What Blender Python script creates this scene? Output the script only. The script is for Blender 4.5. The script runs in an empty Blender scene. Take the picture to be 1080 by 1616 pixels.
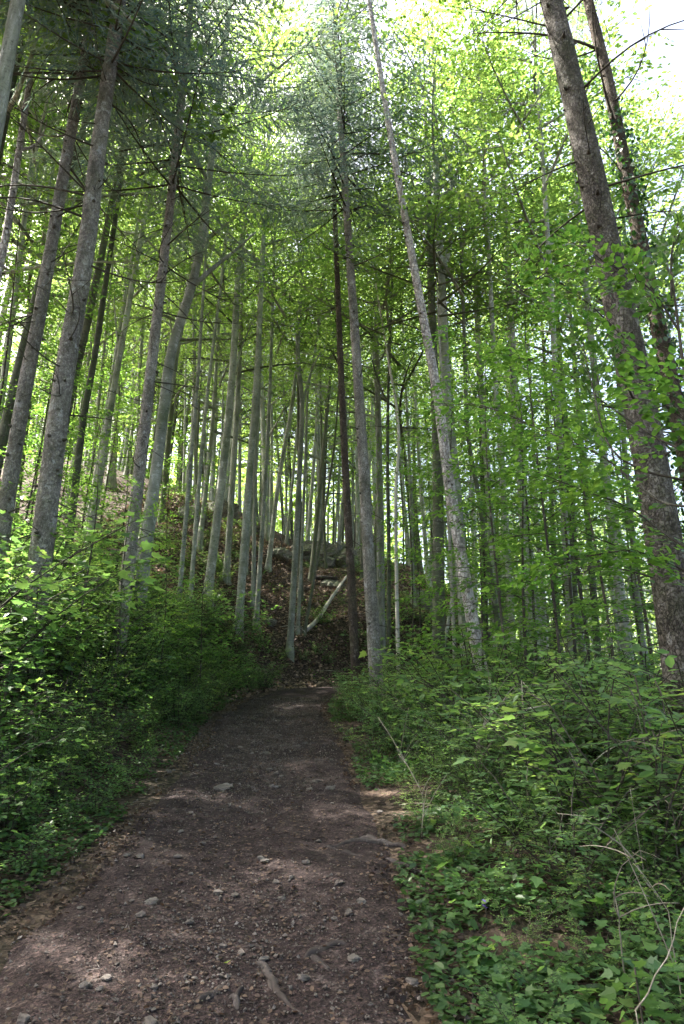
import bpy, math
import numpy as np
from mathutils import Vector, Matrix, Quaternion
PI = math.pi
R = math.radians
scene = bpy.context.scene
col = scene.collection

# ------------------------------------------------------------------ camera, sky, sun, exposure
PITCH, FPX, CAMZ = R(17.0), 1050.0, 1.58
cam_d = bpy.data.cameras.new("camera")
cam_d.sensor_fit = 'VERTICAL'; cam_d.sensor_height = 36.0
cam_d.lens = 36.0 * FPX / 1616.0
cam_d.clip_start = 0.05; cam_d.clip_end = 2000
cam = bpy.data.objects.new("camera", cam_d); col.objects.link(cam)
cam.location = (0, 0, CAMZ); cam.rotation_euler = (R(90) + PITCH, 0, 0)
scene.camera = cam

SUN_EL, SUN_AZ = R(54), R(-66)          # azimuth from +Y (view direction), minus is to the left
world = bpy.data.worlds.new("World"); scene.world = world; world.use_nodes = True
wn = world.node_tree; wn.nodes.clear()
wo = wn.nodes.new('ShaderNodeOutputWorld'); bg = wn.nodes.new('ShaderNodeBackground')
sky = wn.nodes.new('ShaderNodeTexSky'); sky.sky_type = 'NISHITA'; sky.sun_disc = False
sky.sun_elevation = SUN_EL; sky.sun_rotation = SUN_AZ
sky.air_density = 1.0; sky.dust_density = 8.0; sky.ozone_density = 1.0
wn.links.new(sky.outputs[0], bg.inputs[0]); bg.inputs[1].default_value = 0.11
wn.links.new(bg.outputs[0], wo.inputs[0])
sun_d = bpy.data.lights.new("sun", 'SUN'); sun_d.energy = 5.0; sun_d.angle = R(0.5)
sun_d.color = (1.0, 0.95, 0.86)
sun = bpy.data.objects.new("sun", sun_d); col.objects.link(sun)
sdir = Vector((math.sin(SUN_AZ) * math.cos(SUN_EL), math.cos(SUN_AZ) * math.cos(SUN_EL), math.sin(SUN_EL)))
sun.rotation_euler = sdir.to_track_quat('Z', 'Y').to_euler(); sun.location = (-20, 10, 40)
vs = scene.view_settings
vs.view_transform = 'Standard'; vs.look = 'None'; vs.gamma = 1.0; vs.use_curve_mapping = False
vs.exposure = 2.8
scene.render.engine = 'CYCLES'
cy = scene.cycles
cy.max_bounces = 12; cy.diffuse_bounces = 6; cy.transmission_bounces = 9; cy.glossy_bounces = 2
cy.use_denoising = True; cy.sample_clamp_indirect = 6.0
cy.caustics_reflective = False; cy.caustics_refractive = False
cy.use_adaptive_sampling = True; cy.adaptive_threshold = 0.02

# ------------------------------------------------------------------ helpers
def ray(px, py):
    dx, dy = (px - 540) / FPX, (808 - py) / FPX
    return np.array([dx, math.cos(PITCH) - dy * math.sin(PITCH), math.sin(PITCH) + dy * math.cos(PITCH)])
def at(px, py, Y):
    """the world point on the vertical plane y = Y that lies in that direction"""
    d = ray(px, py); t = Y / d[1]
    return np.array([0, 0, CAMZ]) + d * t
def sp(t, k=2.0):
    return np.logaddexp(0, k * np.asarray(t, float)) / k
def sst(a, b, x):
    t = np.clip((np.asarray(x, float) - a) / (b - a), 0, 1); return t * t * (3 - 2 * t)
PATH = np.array([(-.45, -9), (-.45, -5), (-.55, -1), (-.62, 2), (-.66, 4), (-.7, 6), (-.88, 8.6), (-1.12, 11), (-1.32, 13.5),
                 (-1.3, 16), (-1.0, 18.4), (-.1, 20.4), (1.2, 22.0), (3.2, 23.2), (6.5, 24.2), (11, 25), (18, 26)], float)
def catmull(P, n):
    P = np.asarray(P, float); out = []
    Q = np.vstack([2 * P[0] - P[1], P, 2 * P[-1] - P[-2]])
    for i in range(1, len(Q) - 2):
        t = np.linspace(0, 1, n, endpoint=False)[:, None]
        a, b, c, d = Q[i - 1], Q[i], Q[i + 1], Q[i + 2]
        out.append(.5 * ((2 * b) + (-a + c) * t + (2 * a - 5 * b + 4 * c - d) * t ** 2 + (-a + 3 * b - 3 * c + d) * t ** 3))
    out.append(P[-1:]); return np.vstack(out)
PS = catmull(PATH, 3)
def path_near(x, y):
    x = np.asarray(x, float); y = np.asarray(y, float)
    best = np.full(x.shape, 1e9); by = np.zeros(x.shape); bx = np.zeros(x.shape)
    for i in range(len(PS) - 1):
        a, b = PS[i], PS[i + 1]; e = b - a
        t = np.clip(((x - a[0]) * e[0] + (y - a[1]) * e[1]) / (e @ e), 0, 1)
        qx, qy = a[0] + t * e[0], a[1] + t * e[1]
        d = np.hypot(x - qx, y - qy); m = d < best
        best = np.where(m, d, best); by = np.where(m, qy, by); bx = np.where(m, qx, bx)
    return best, bx, by
def noise(x, y, s, seed=0):
    r = np.random.RandomState(seed); v = 0
    for i in range(7):
        a = r.uniform(0, 2 * PI); f = s * r.uniform(.55, 1.7)
        v = v + np.sin((x * math.cos(a) + y * math.sin(a)) * f + r.uniform(0, 7)) * r.uniform(.5, 1)
    return v / 3.2
def hgt(x, y):
    x = np.asarray(x, float); y = np.asarray(y, float)
    pz = .115 * np.minimum(y, 20) + .05 * sp(y - 20, 1)
    pz = np.where(y < 40, pz, pz) 
    cx = np.interp(y, PATH[:12, 1], PATH[:12, 0])
    u = cx - x
    L = .72 * sp(u - 1.55, 3.0); L = 7.5 * (1 - np.exp(-L / 7.5))
    E = .56 * sp(y - 20.3 - .05 * x, 1.0) * (1 - .93 * sst(1.5, 13, x))
    E = 8.8 * np.tanh(E / 8.8)
    v = x - cx
    Rr = -.10 * sp(v - 1.5, 2) - .16 * sp(x - 7, .7) * sst(0, 14, y)
    rr = -.06 * sp(y - 26, .3) * sst(3, 14, x)
    z = pz + L + E + Rr + rr
    d, bx, by = path_near(x, y)
    zp = .115 * np.minimum(by, 20) + .05 * sp(by - 20, 1) + .03 * np.maximum(bx, 0)
    w = sst(1.15, 2.9, d)
    z = zp * (1 - w) + z * w
    z = z + (noise(x, y, 1.1, 4) * .22 + noise(x, y, 2.4, 9) * .08) * sst(18, 24, y) * w + noise(x, y, .55, 3) * .16 * w + noise(x, y, 1.7, 5) * .07 * sst(1.0, 1.8, d) + noise(x, y, 4.5, 6) * .018
    return z
def h1(x, y): return float(hgt(np.array([x]), np.array([y]))[0])
Z0 = h1(0, 0); CAMZ = 1.55 + Z0; cam.location.z = CAMZ
def gp(px, py, tmax=90):
    """where the line of sight through that pixel meets the ground"""
    d = ray(px, py); t = np.linspace(1, tmax, 4000)
    P = np.array([0, 0, CAMZ]) + d[None] * t[:, None]
    below = P[:, 2] < hgt(P[:, 0], P[:, 1])
    i = int(np.argmax(below)) if below.any() else len(t) - 1
    return P[i]

class MB:
    """collects vertices and faces; build() links them as one mesh object"""
    def __init__(s): s.V = []; s.F = []; s.n = 0; s.T = []; s.Q = []
    def add(s, v, f, tint=None):
        v = np.asarray(v, float); f = np.asarray(f, int)
        s.V.append(v); s.F.append(f + s.n); s.n += len(v)
        s.T.append(np.full(len(v), .5) if tint is None else np.broadcast_to(tint, (len(v),)))
    def tube(s, P, r, sides=6, lump=0.0, seed=0, tint=None, cap=True, lumpf=5.0, flare=None):
        P = np.asarray(P, float); n = len(P); r = np.broadcast_to(np.asarray(r, float), (n,))
        T = np.gradient(P, axis=0); T /= np.linalg.norm(T, axis=1)[:, None] + 1e-9
        up = np.array([0, 1, 0.]) if abs(T[0][1]) < .8 else np.array([1, 0, 0.])
        A = np.cross(T, up); A /= np.linalg.norm(A, axis=1)[:, None] + 1e-9; B = np.cross(T, A)
        th = np.linspace(0, 2 * PI, sides, endpoint=False)
        rr = np.repeat(r[:, None], sides, 1)
        if lump:
            g = np.random.RandomState(seed); L = np.concatenate([[0], np.cumsum(np.linalg.norm(np.diff(P, axis=0), axis=1))])
            f = 0
            for k in range(8):
                m = g.randint(1, 5); f = f + np.sin(th[None] * m + L[:, None] * lumpf * g.uniform(.2, 1.4) + g.uniform(0, 7)) * g.uniform(.3, 1)
            f = f * lump / 2.5 + g.normal(0, 1, (n, sides)) * lump * .55
            rr = rr * (1 + f)
        if flare is not None:
            g = np.random.RandomState(seed + 5); rr = rr * (1 + (np.exp(-np.clip(flare, 0, 9) / .28)[:, None]) * (.15 + .4 * np.clip(np.sin(th[None] * g.randint(3, 6) + g.uniform(0, 7)) + .4 * np.sin(th[None] * 2 + g.uniform(0, 7)), 0, 2)))
        V = P[:, None] + A[:, None] * (np.cos(th)[None, :, None] * rr[..., None]) + B[:, None] * (np.sin(th)[None, :, None] * rr[..., None])
        V = V.reshape(-1, 3)
        i = np.arange(n - 1)[:, None] * sides; j = np.arange(sides)[None]; j2 = (j + 1) % sides
        F = np.stack([i + j, i + j2, i + sides + j2, i + sides + j], -1).reshape(-1, 4)
        if cap:
            V = np.vstack([V, P[-1:]]); c = len(V) - 1; b = (n - 1) * sides
            k = np.arange(sides); F = np.vstack([F, np.stack([b + k, b + (k + 1) % sides, np.full(sides, c), np.full(sides, c)], -1)])
        s.add(V, F, tint)
    def mesh(s, name, smooth=True):
        V = np.vstack(s.V); F = [f for f in s.F]
        me = bpy.data.meshes.new(name)
        loops = []; starts = []; tot = []; st = 0
        for f in F:
            if f.shape[1] == 4:
                tri = f[:, 2] == f[:, 3]
                for part, k in ((f[~tri], 4), (f[tri][:, :3], 3)):
                    if len(part):
                        loops.append(part.reshape(-1)); m = len(part); starts.append(st + np.arange(m) * k); tot.append(np.full(m, k)); st += m * k
            else:
                loops.append(f.reshape(-1)); m = len(f); k = f.shape[1]; starts.append(st + np.arange(m) * k); tot.append(np.full(m, k)); st += m * k
        loops = np.concatenate(loops); starts = np.concatenate(starts); tot = np.concatenate(tot)
        me.vertices.add(len(V)); me.vertices.foreach_set('co', V.astype(np.float32).ravel())
        me.loops.add(len(loops)); me.loops.foreach_set('vertex_index', loops.astype(np.int32))
        me.polygons.add(len(starts)); me.polygons.foreach_set('loop_start', starts.astype(np.int32))
        me.polygons.foreach_set('loop_total', tot.astype(np.int32))
        me.polygons.foreach_set('use_smooth', np.full(len(starts), smooth))
        a = me.attributes.new('tint', 'FLOAT', 'POINT'); a.data.foreach_set('value', np.concatenate(s.T).astype(np.float32))
        me.update(calc_edges=True); me.validate()
        return me
    def build(s, name, mat, parent=None, smooth=True):
        me = s.mesh(name, smooth); return link(name, me, mat, parent)
def link(name, me, mat=None, parent=None):
    if mat is not None and not me.materials: me.materials.append(mat)
    o = bpy.data.objects.new(name, me); col.objects.link(o)
    if parent is not None: o.parent = parent
    return o
def tag(o, label=None, cat=None, group=None, kind=None):
    if label: o['label'] = label
    if cat: o['category'] = cat
    if group: o['group'] = group
    if kind: o['kind'] = kind
    return o
def empty(name, loc, label, cat, group=None, rz=0):
    o = bpy.data.objects.new(name, None); o.empty_display_size = .1; col.objects.link(o)
    o.location = [float(v) for v in loc]; o.rotation_euler = (0, 0, rz); return tag(o, label, cat, group)

# templates: x across, y along, z up; origin at the stalk
OVAL = (np.array([(0, 0, 0), (.24, .28, .05), (.25, .62, .06), (0, 1, 0), (-.25, .62, .06), (-.24, .28, .05)]), np.array([(0, 1, 2, 3), (0, 3, 4, 5)]))
DIAM = (np.array([(0, 0, 0), (.3, .45, .05), (0, 1, 0), (-.3, .45, .05)]), np.array([(0, 1, 2, 3)]))
BEECH = (np.array([(0, 0, 0), (.2, .12, .05), (.33, .38, .07), (.27, .68, .05), (0, 1, -.04), (-.27, .68, .05), (-.33, .38, .07), (-.2, .12, .05), (0, .4, 0)]),
         np.array([(0, 1, 2, 8), (8, 2, 3, 4), (8, 4, 5, 6), (0, 8, 6, 7)]))
_m = [(0, 0), (.14, -.02), (.42, .10), (.33, .26), (.55, .50), (.30, .50), (.20, .62), (.13, .80), (0, 1.05), (-.13, .80), (-.20, .62), (-.30, .50), (-.55, .50), (-.33, .26), (-.42, .10), (-.14, -.02)]
_mv = np.array([(a, b, .10 * abs(a)) for a, b in _m] + [(0, .35, 0)])
MAPLE = (_mv, np.array([(16, i, (i + 1) % 16) for i in range(16)]))
BLADE = (np.array([(-.5, 0, 0), (.5, 0, 0), (.2, 1, 0), (-.2, 1, 0)]), np.array([(0, 1, 2, 3)]))
OCT = (np.array([(1, 0, 0), (0, 1, 0), (-1, 0, 0), (0, -1, 0), (0, 0, .8), (0, 0, -.8)]) * .5,
       np.array([(0, 1, 4), (1, 2, 4), (2, 3, 4), (3, 0, 4), (1, 0, 5), (2, 1, 5), (3, 2, 5), (0, 3, 5)]))
def scatter(mb, tpl, P, D, N, S, tint=None, sx=None, jit=0.0, rng=None):
    """places many copies of a leaf template: P points, D directions along the leaf, N upward normals, S lengths"""
    tv, tf = tpl; P = np.asarray(P, float); D = np.asarray(D, float); N = np.asarray(N, float); n = len(P)
    if n == 0: return
    D = D / (np.linalg.norm(D, axis=1)[:, None] + 1e-9)
    X = np.cross(D, N); X /= np.linalg.norm(X, axis=1)[:, None] + 1e-9; Z = np.cross(X, D)
    S = np.broadcast_to(np.asarray(S, float), (n,)); W = S if sx is None else S * sx
    t = tv[None].repeat(n, 0)
    if jit: t = t + rng.normal(0, jit, t.shape)
    V = P[:, None] + X[:, None] * (t[..., 0] * W[:, None])[..., None] + D[:, None] * (t[..., 1] * S[:, None])[..., None] + Z[:, None] * (t[..., 2] * S[:, None])[..., None]
    k = len(tv); F = tf[None] + (np.arange(n) * k)[:, None, None]
    T = np.random.RandomState(n).uniform(0, 1, n) if tint is None else np.broadcast_to(tint, (n,))
    mb.add(V.reshape(-1, 3), F.reshape(-1, tf.shape[1]), np.repeat(T, k))

# ------------------------------------------------------------------ materials
def mat(name):
    m = bpy.data.materials.new(name); m.use_nodes = True; nt = m.node_tree; nt.nodes.clear()
    return m, nt, nt.nodes.new, nt.links.new
def ramp(nt, src, stops):
    r = nt.nodes.new('ShaderNodeValToRGB'); e = r.color_ramp.elements
    while len(e) < len(stops): e.new(.5)
    for el, (p, c) in zip(e, stops): el.position = p; el.color = (*c, 1)
    nt.links.new(src, r.inputs[0]); return r.outputs[0]
def tex(nt, kind, vec, **kw):
    t = nt.nodes.new(kind)
    for k, v in kw.items():
        if hasattr(t, k): setattr(t, k, v)
        else: t.inputs[k].default_value = v
    if vec is not None: nt.links.new(vec, t.inputs['Vector'])
    return t
def mapping(nt, src, scale):
    m = nt.nodes.new('ShaderNodeMapping'); m.inputs['Scale'].default_value = scale; nt.links.new(src, m.inputs[0]); return m.outputs[0]
def mix(nt, a, b, fac, mode='MIX'):
    m = nt.nodes.new('ShaderNodeMix'); m.data_type = 'RGBA'; m.blend_type = mode
    for s, v in ((0, fac), (6, a), (7, b)):
        if isinstance(v, (int, float)): m.inputs[s].default_value = v
        elif isinstance(v, tuple): m.inputs[s].default_value = (*v, 1)
        else: nt.links.new(v, m.inputs[s])
    return m.outputs[2]
def bump(nt, h, strength, dist, prev=None):
    b = nt.nodes.new('ShaderNodeBump'); b.inputs['Strength'].default_value = strength; b.inputs['Distance'].default_value = dist
    nt.links.new(h, b.inputs['Height'])
    if prev is not None: nt.links.new(prev, b.inputs['Normal'])
    return b.outputs[0]
def leafmat(name, dark, light, tdark, tlight, tr=.5, rough=.42, spec=.35):
    m, nt, N, L = mat(name)
    at_ = N('ShaderNodeAttribute'); at_.attribute_name = 'tint'; oi = N('ShaderNodeObjectInfo')
    ad = N('ShaderNodeMath'); ad.operation = 'MULTIPLY_ADD'; ad.inputs[1].default_value = .75
    L(at_.outputs['Fac'], ad.inputs[0]); mu = N('ShaderNodeMath'); mu.operation = 'MULTIPLY'; mu.inputs[1].default_value = .25
    L(oi.outputs['Random'], mu.inputs[0]); L(mu.outputs[0], ad.inputs[2])
    mid = lambda a, b: tuple((u + v) / 2 for u, v in zip(a, b))
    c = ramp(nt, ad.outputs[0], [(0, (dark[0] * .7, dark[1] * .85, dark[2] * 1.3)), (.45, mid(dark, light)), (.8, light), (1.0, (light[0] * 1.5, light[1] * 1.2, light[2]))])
    t = ramp(nt, ad.outputs[0], [(0, (tdark[0] * .7, tdark[1] * .85, tdark[2] * 1.3)), (.5, mid(tdark, tlight)), (.85, tlight), (1.0, (tlight[0] * 1.3, tlight[1] * 1.08, tlight[2]))])
    p = N('ShaderNodeBsdfPrincipled'); p.inputs['Roughness'].default_value = rough; p.inputs['Specular IOR Level'].default_value = spec
    L(c, p.inputs['Base Color']); tl = N('ShaderNodeBsdfTranslucent'); L(t, tl.inputs[0])
    ms = N('ShaderNodeMixShader'); ms.inputs[0].default_value = tr; L(p.outputs[0], ms.inputs[1]); L(tl.outputs[0], ms.inputs[2])
    o = N('ShaderNodeOutputMaterial'); L(ms.outputs[0], o.inputs[0]); return m
M = {}
M['beech_leaf'] = leafmat('beech_leaf', (.05, .095, .022), (.10, .165, .04), (.18, .33, .05), (.38, .53, .11), .58)
M['sapling_leaf'] = leafmat('sapling_leaf', (.04, .09, .018), (.085, .165, .03), (.14, .31, .035), (.28, .48, .07), .52, .38, .4)
M['maple_leaf'] = leafmat('maple_leaf', (.055, .115, .042), (.11, .20, .07), (.13, .29, .055), (.28, .48, .10), .48, .42, .4)
M['shrub_leaf'] = leafmat('shrub_leaf', (.065, .125, .035), (.14, .22, .07), (.18, .34, .06), (.36, .53, .11), .5, .45, .35)
M['ash_leaf'] = leafmat('ash_leaf', (.065, .135, .055), (.14, .23, .10), (.15, .33, .08), (.33, .52, .14), .5, .45, .35)
M['herb_leaf'] = leafmat('herb_leaf', (.028, .062, .018), (.065, .12, .038), (.06, .15, .025), (.15, .28, .06), .35, .45, .35)
M['ivy_leaf'] = leafmat('ivy_leaf', (.015, .04, .01), (.035, .085, .018), (.03, .1, .01), (.08, .22, .02), .3, .3, .5)
M['needle'] = leafmat('needle', (.08, .12, .095), (.18, .22, .175), (.18, .26, .17), (.36, .44, .30), .45, .5, .4)
M['litter_leaf'] = leafmat('litter_leaf', (.03, .02, .015), (.15, .105, .078), (.12, .06, .03), (.2, .12, .06), .15, .7, .2)
M['slope_leaf'] = leafmat('slope_leaf', (.10, .065, .045), (.36, .26, .19), (.12, .07, .04), (.2, .13, .08), .12, .7, .2)  # paler, drier litter, lightened further in colour to offset the slope's shade
M['yellow_leaf'] = leafmat('yellow_leaf', (.3, .42, .08), (.4, .52, .12), (.3, .45, .05), (.4, .55, .08), .3)
def barkmat(name, c1, c2, c3, scale, spruce, moss=0.0, rough=.85):
    m, nt, N, L = mat(name)
    tc = N('ShaderNodeTexCoord').outputs['Object']
    oi = N('ShaderNodeObjectInfo')
    n1 = tex(nt, 'ShaderNodeTexNoise', mapping(nt, tc, (1, 1, .45)), Scale=3.2, Detail=6, Roughness=.62)
    n2 = tex(nt, 'ShaderNodeTexNoise', mapping(nt, tc, (1, 1, .5 if spruce else 2.2)), Scale=26, Detail=5, Roughness=.7)
    c = ramp(nt, n1.outputs[0], [(.3, c1), (.5, c2), (.72, c3)])
    if spruce:
        warp = N('ShaderNodeVectorMath'); warp.operation = 'MULTIPLY_ADD'; L(n2.outputs['Color'], warp.inputs[0]); warp.inputs[1].default_value = (.09,) * 3
        L(tc, warp.inputs[2])
        vo = tex(nt, 'ShaderNodeTexVoronoi', mapping(nt, warp.outputs[0], (1, 1, .62)), Scale=scale, feature='DISTANCE_TO_EDGE')
        vc = tex(nt, 'ShaderNodeTexVoronoi', mapping(nt, warp.outputs[0], (1, 1, .62)), Scale=scale)
        edge = ramp(nt, vo.outputs['Distance'], [(0, (0, 0, 0)), (.12, (1, 1, 1))])
        c = mix(nt, c, ramp(nt, vc.outputs['Color'], [(.2, (.62, .6, .58)), (.8, (1.35, 1.33, 1.3))]), .75, 'MULTIPLY')
        c = mix(nt, mix(nt, c, (.45, .4, .36), 1.0, 'MULTIPLY'), c, edge)
        c = mix(nt, c, ramp(nt, n2.outputs[0], [(.3, (.6, .6, .6)), (.7, (1.3, 1.3, 1.3))]), .7, 'MULTIPLY')
        bp = bump(nt, edge, .8, .02); bp = bump(nt, n2.outputs[0], .8, .03, bp); bp = bump(nt, vc.outputs['Color'], .8, .02, bp)
    else:
        c = mix(nt, c, ramp(nt, n2.outputs[0], [(.3, (.68, .68, .68)), (.7, (1.2, 1.2, 1.2))]), .55, 'MULTIPLY')
        n3 = tex(nt, 'ShaderNodeTexNoise', mapping(nt, tc, (1, 1, 6)), Scale=5, Detail=3)
        c = mix(nt, c, ramp(nt, n3.outputs[0], [(.36, (.55, .55, .52)), (.46, (1, 1, 1))]), .5, 'MULTIPLY')
        bp = bump(nt, n2.outputs[0], .3, .006); bp = bump(nt, n3.outputs[0], .25, .01, bp)
    sv = tex(nt, 'ShaderNodeTexVoronoi', mapping(nt, tc, (1, 1, 1.7)), Scale=2.6); sv.inputs['Randomness'].default_value = 1
    c = mix(nt, mix(nt, c, (.28, .26, .24), 1.0, 'MULTIPLY'), c, ramp(nt, sv.outputs['Distance'], [(.05, (0, 0, 0)), (.12, (1, 1, 1))]))
    n5 = tex(nt, 'ShaderNodeTexNoise', mapping(nt, tc, (1, 1, .8)), Scale=5.5, Detail=6, Roughness=.75)
    c = mix(nt, c, tuple(min(.7, v * 1.5 + .04) for v in c3), ramp(nt, n5.outputs[0], [(.57, (0, 0, 0)), (.64, (.75, .75, .75))]))
    c = mix(nt, c, tuple(v * .55 for v in c1), ramp(nt, n5.outputs[0], [(.36, (.7, .7, .7)), (.43, (0, 0, 0))]))
    if moss:
        sx = N('ShaderNodeSeparateXYZ'); L(tc, sx.inputs[0])
        n4 = tex(nt, 'ShaderNodeTexNoise', tc, Scale=1.6, Detail=5, Roughness=.65)
        mk = ramp(nt, n4.outputs[0], [(.47, (0, 0, 0)), (.68, (moss,) * 3)])
        c = mix(nt, c, (.085, .115, .04), mk)
    vr = ramp(nt, oi.outputs['Random'], [(0, (.72, .72, .72)), (1, (1.18, 1.18, 1.18))])
    c = mix(nt, c, vr, 1.0, 'MULTIPLY')
    p = N('ShaderNodeBsdfPrincipled'); p.inputs['Roughness'].default_value = rough; p.inputs['Specular IOR Level'].default_value = .25
    L(c, p.inputs['Base Color']); L(bp, p.inputs['Normal']); o = N('ShaderNodeOutputMaterial'); L(p.outputs[0], o.inputs[0]); return m
M['beech_bark'] = barkmat('beech_bark', (.20, .215, .18), (.34, .35, .30), (.50, .51, .46), 20, False, .7)
M['beech_dark'] = barkmat('beech_dark', (.07, .075, .05), (.11, .115, .085), (.17, .17, .14), 20, False, .9)
M['spruce_bark'] = barkmat('spruce_bark', (.22, .20, .18), (.39, .365, .335), (.55, .525, .495), 42, True, .35)
M['spruce_red'] = barkmat('spruce_red', (.075, .056, .044), (.12, .092, .074), (.18, .145, .12), 42, True, .2)
M['spruce_dark'] = barkmat('spruce_dark', (.09, .075, .065), (.17, .15, .13), (.30, .28, .26), 30, True, .35)
M['dead_wood'] = barkmat('dead_wood', (.38, .35, .34), (.58, .54, .53), (.74, .70, .69), 18, True)
M['pale_wood'] = barkmat('pale_wood', (.32, .30, .25), (.46, .43, .37), (.6, .58, .52), 18, False)
M['twig'] = barkmat('twig', (.04, .035, .028), (.07, .06, .045), (.11, .10, .08), 18, False)
M['pale_twig'] = barkmat('pale_twig', (.15, .13, .10), (.27, .24, .185), (.46, .42, .34), 18, False)
M['root'] = barkmat('root', (.022, .017, .016), (.045, .036, .033), (.10, .085, .078), 18, False)

def groundmat(name, is_path):
    m, nt, N, L = mat(name)
    tc = N('ShaderNodeTexCoord').outputs['Object']
    nb = tex(nt, 'ShaderNodeTexNoise', tc, Scale=.8, Detail=5, Roughness=.6)
    nm = tex(nt, 'ShaderNodeTexNoise', tc, Scale=7, Detail=6, Roughness=.7)
    nf = tex(nt, 'ShaderNodeTexNoise', tc, Scale=70, Detail=4, Roughness=.7)
    if is_path:
        c = ramp(nt, nm.outputs[0], [(.3, (.017, .0125, .013)), (.55, (.037, .0285, .028)), (.75, (.115, .10, .095))])
        v = tex(nt, 'ShaderNodeTexVoronoi', tc, Scale=55); v2 = tex(nt, 'ShaderNodeTexVoronoi', tc, Scale=120)
        c = mix(nt, c, ramp(nt, v.outputs['Color'], [(.0, (.35, .3, .3)), (.55, (1, .95, .93)), (.85, (1.5, 1.35, 1.3)), (1, (3.4, 3.2, 3.1))]), .9, 'MULTIPLY')
        c = mix(nt, c, ramp(nt, v2.outputs['Color'], [(.0, (.4, .36, .36)), (.6, (1, 1, 1)), (1, (2.4, 2.3, 2.2))]), .8, 'MULTIPLY')
        c = mix(nt, c, ramp(nt, nb.outputs[0], [(.35, (.72, .68, .7)), (.65, (1.3, 1.26, 1.22))]), .9, 'MULTIPLY')
        bp = bump(nt, v.outputs['Distance'], .7, .012); bp = bump(nt, v2.outputs['Distance'], .6, .006, bp); bp = bump(nt, nm.outputs[0], .6, .04, bp)
    else:
        v = tex(nt, 'ShaderNodeTexVoronoi', tc, Scale=22); v2 = tex(nt, 'ShaderNodeTexVoronoi', tc, Scale=60)
        c = ramp(nt, v.outputs['Color'], [(.1, (.018, .012, .010)), (.4, (.05, .034, .026)), (.7, (.10, .070, .052)), (.95, (.22, .165, .125))])
        c = mix(nt, c, ramp(nt, v2.outputs['Color'], [(.0, (.45, .4, .36)), (1, (1.5, 1.5, 1.5))]), .6, 'MULTIPLY')
        gm = ramp(nt, nb.outputs[0], [(.45, (0, 0, 0)), (.62, (.35, .35, .35))])
        c = mix(nt, c, ramp(nt, nf.outputs[0], [(.3, (.010, .014, .006)), (.7, (.035, .045, .018))]), gm)
        c = mix(nt, c, ramp(nt, nm.outputs[0], [(.35, (.5, .48, .45)), (.6, (1.1, 1.1, 1.1))]), .8, 'MULTIPLY')
        bp = bump(nt, v.outputs['Distance'], .8, .03); bp = bump(nt, nm.outputs[0], .8, .06, bp); bp = bump(nt, nf.outputs[0], .5, .01, bp)
    p = N('ShaderNodeBsdfPrincipled'); p.inputs['Roughness'].default_value = .9; p.inputs['Specular IOR Level'].default_value = .2
    L(c, p.inputs['Base Color']); L(bp, p.inputs['Normal']); o = N('ShaderNodeOutputMaterial'); L(p.outputs[0], o.inputs[0]); return m
M['ground'] = groundmat('ground', False); M['path'] = groundmat('path', True)
def stonemat(name, c1, c2, c3, moss):
    m, nt, N, L = mat(name); tc = N('ShaderNodeTexCoord').outputs['Object']
    geo = N('ShaderNodeNewGeometry')
    n = tex(nt, 'ShaderNodeTexNoise', tc, Scale=4, Detail=8, Roughness=.7); v = tex(nt, 'ShaderNodeTexVoronoi', tc, Scale=6, feature='DISTANCE_TO_EDGE')
    c = ramp(nt, n.outputs[0], [(.3, c1), (.5, c2), (.7, c3)])
    at_ = N('ShaderNodeAttribute'); at_.attribute_name = 'tint'
    c = mix(nt, c, ramp(nt, at_.outputs['Fac'], [(0, (.55, .5, .48)), (1, (1.25, 1.25, 1.25))]), .8, 'MULTIPLY')
    if moss:
        sx = N('ShaderNodeSeparateXYZ'); L(geo.outputs['Normal'], sx.inputs[0])
        n2 = tex(nt, 'ShaderNodeTexNoise', tc, Scale=2, Detail=6)
        ma = N('ShaderNodeMath'); ma.operation = 'ADD'; L(sx.outputs[2], ma.inputs[0]); L(n2.outputs[0], ma.inputs[1])
        c = mix(nt, c, (.06, .085, .025), ramp(nt, ma.outputs[0], [(.75, (0, 0, 0)), (1.1, (moss,) * 3)]))
        c = mix(nt, (.04, .038, .033), c, ramp(nt, v.outputs['Distance'], [(0, (0, 0, 0)), (.06, (1, 1, 1))]))
    bp = bump(nt, n.outputs[0], .9, .15); bp = bump(nt, v.outputs['Distance'], .6, .08, bp)
    p = N('ShaderNodeBsdfPrincipled'); p.inputs['Roughness'].default_value = .88; L(c, p.inputs['Base Color']); L(bp, p.inputs['Normal'])
    o = N('ShaderNodeOutputMaterial'); L(p.outputs[0], o.inputs[0]); return m
M['rock'] = stonemat('rock', (.12, .115, .10), (.28, .27, .24), (.50, .48, .44), .8)
M['pebble'] = stonemat('pebble', (.09, .075, .066), (.16, .14, .125), (.28, .255, .23), 0)
mm, nt, N_, L_ = mat('petal'); p_ = N_('ShaderNodeBsdfPrincipled'); p_.inputs['Base Color'].default_value = (.16, .06, .5, 1)
L_(p_.outputs[0], N_('ShaderNodeOutputMaterial').inputs[0]); M['petal'] = mm

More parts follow.
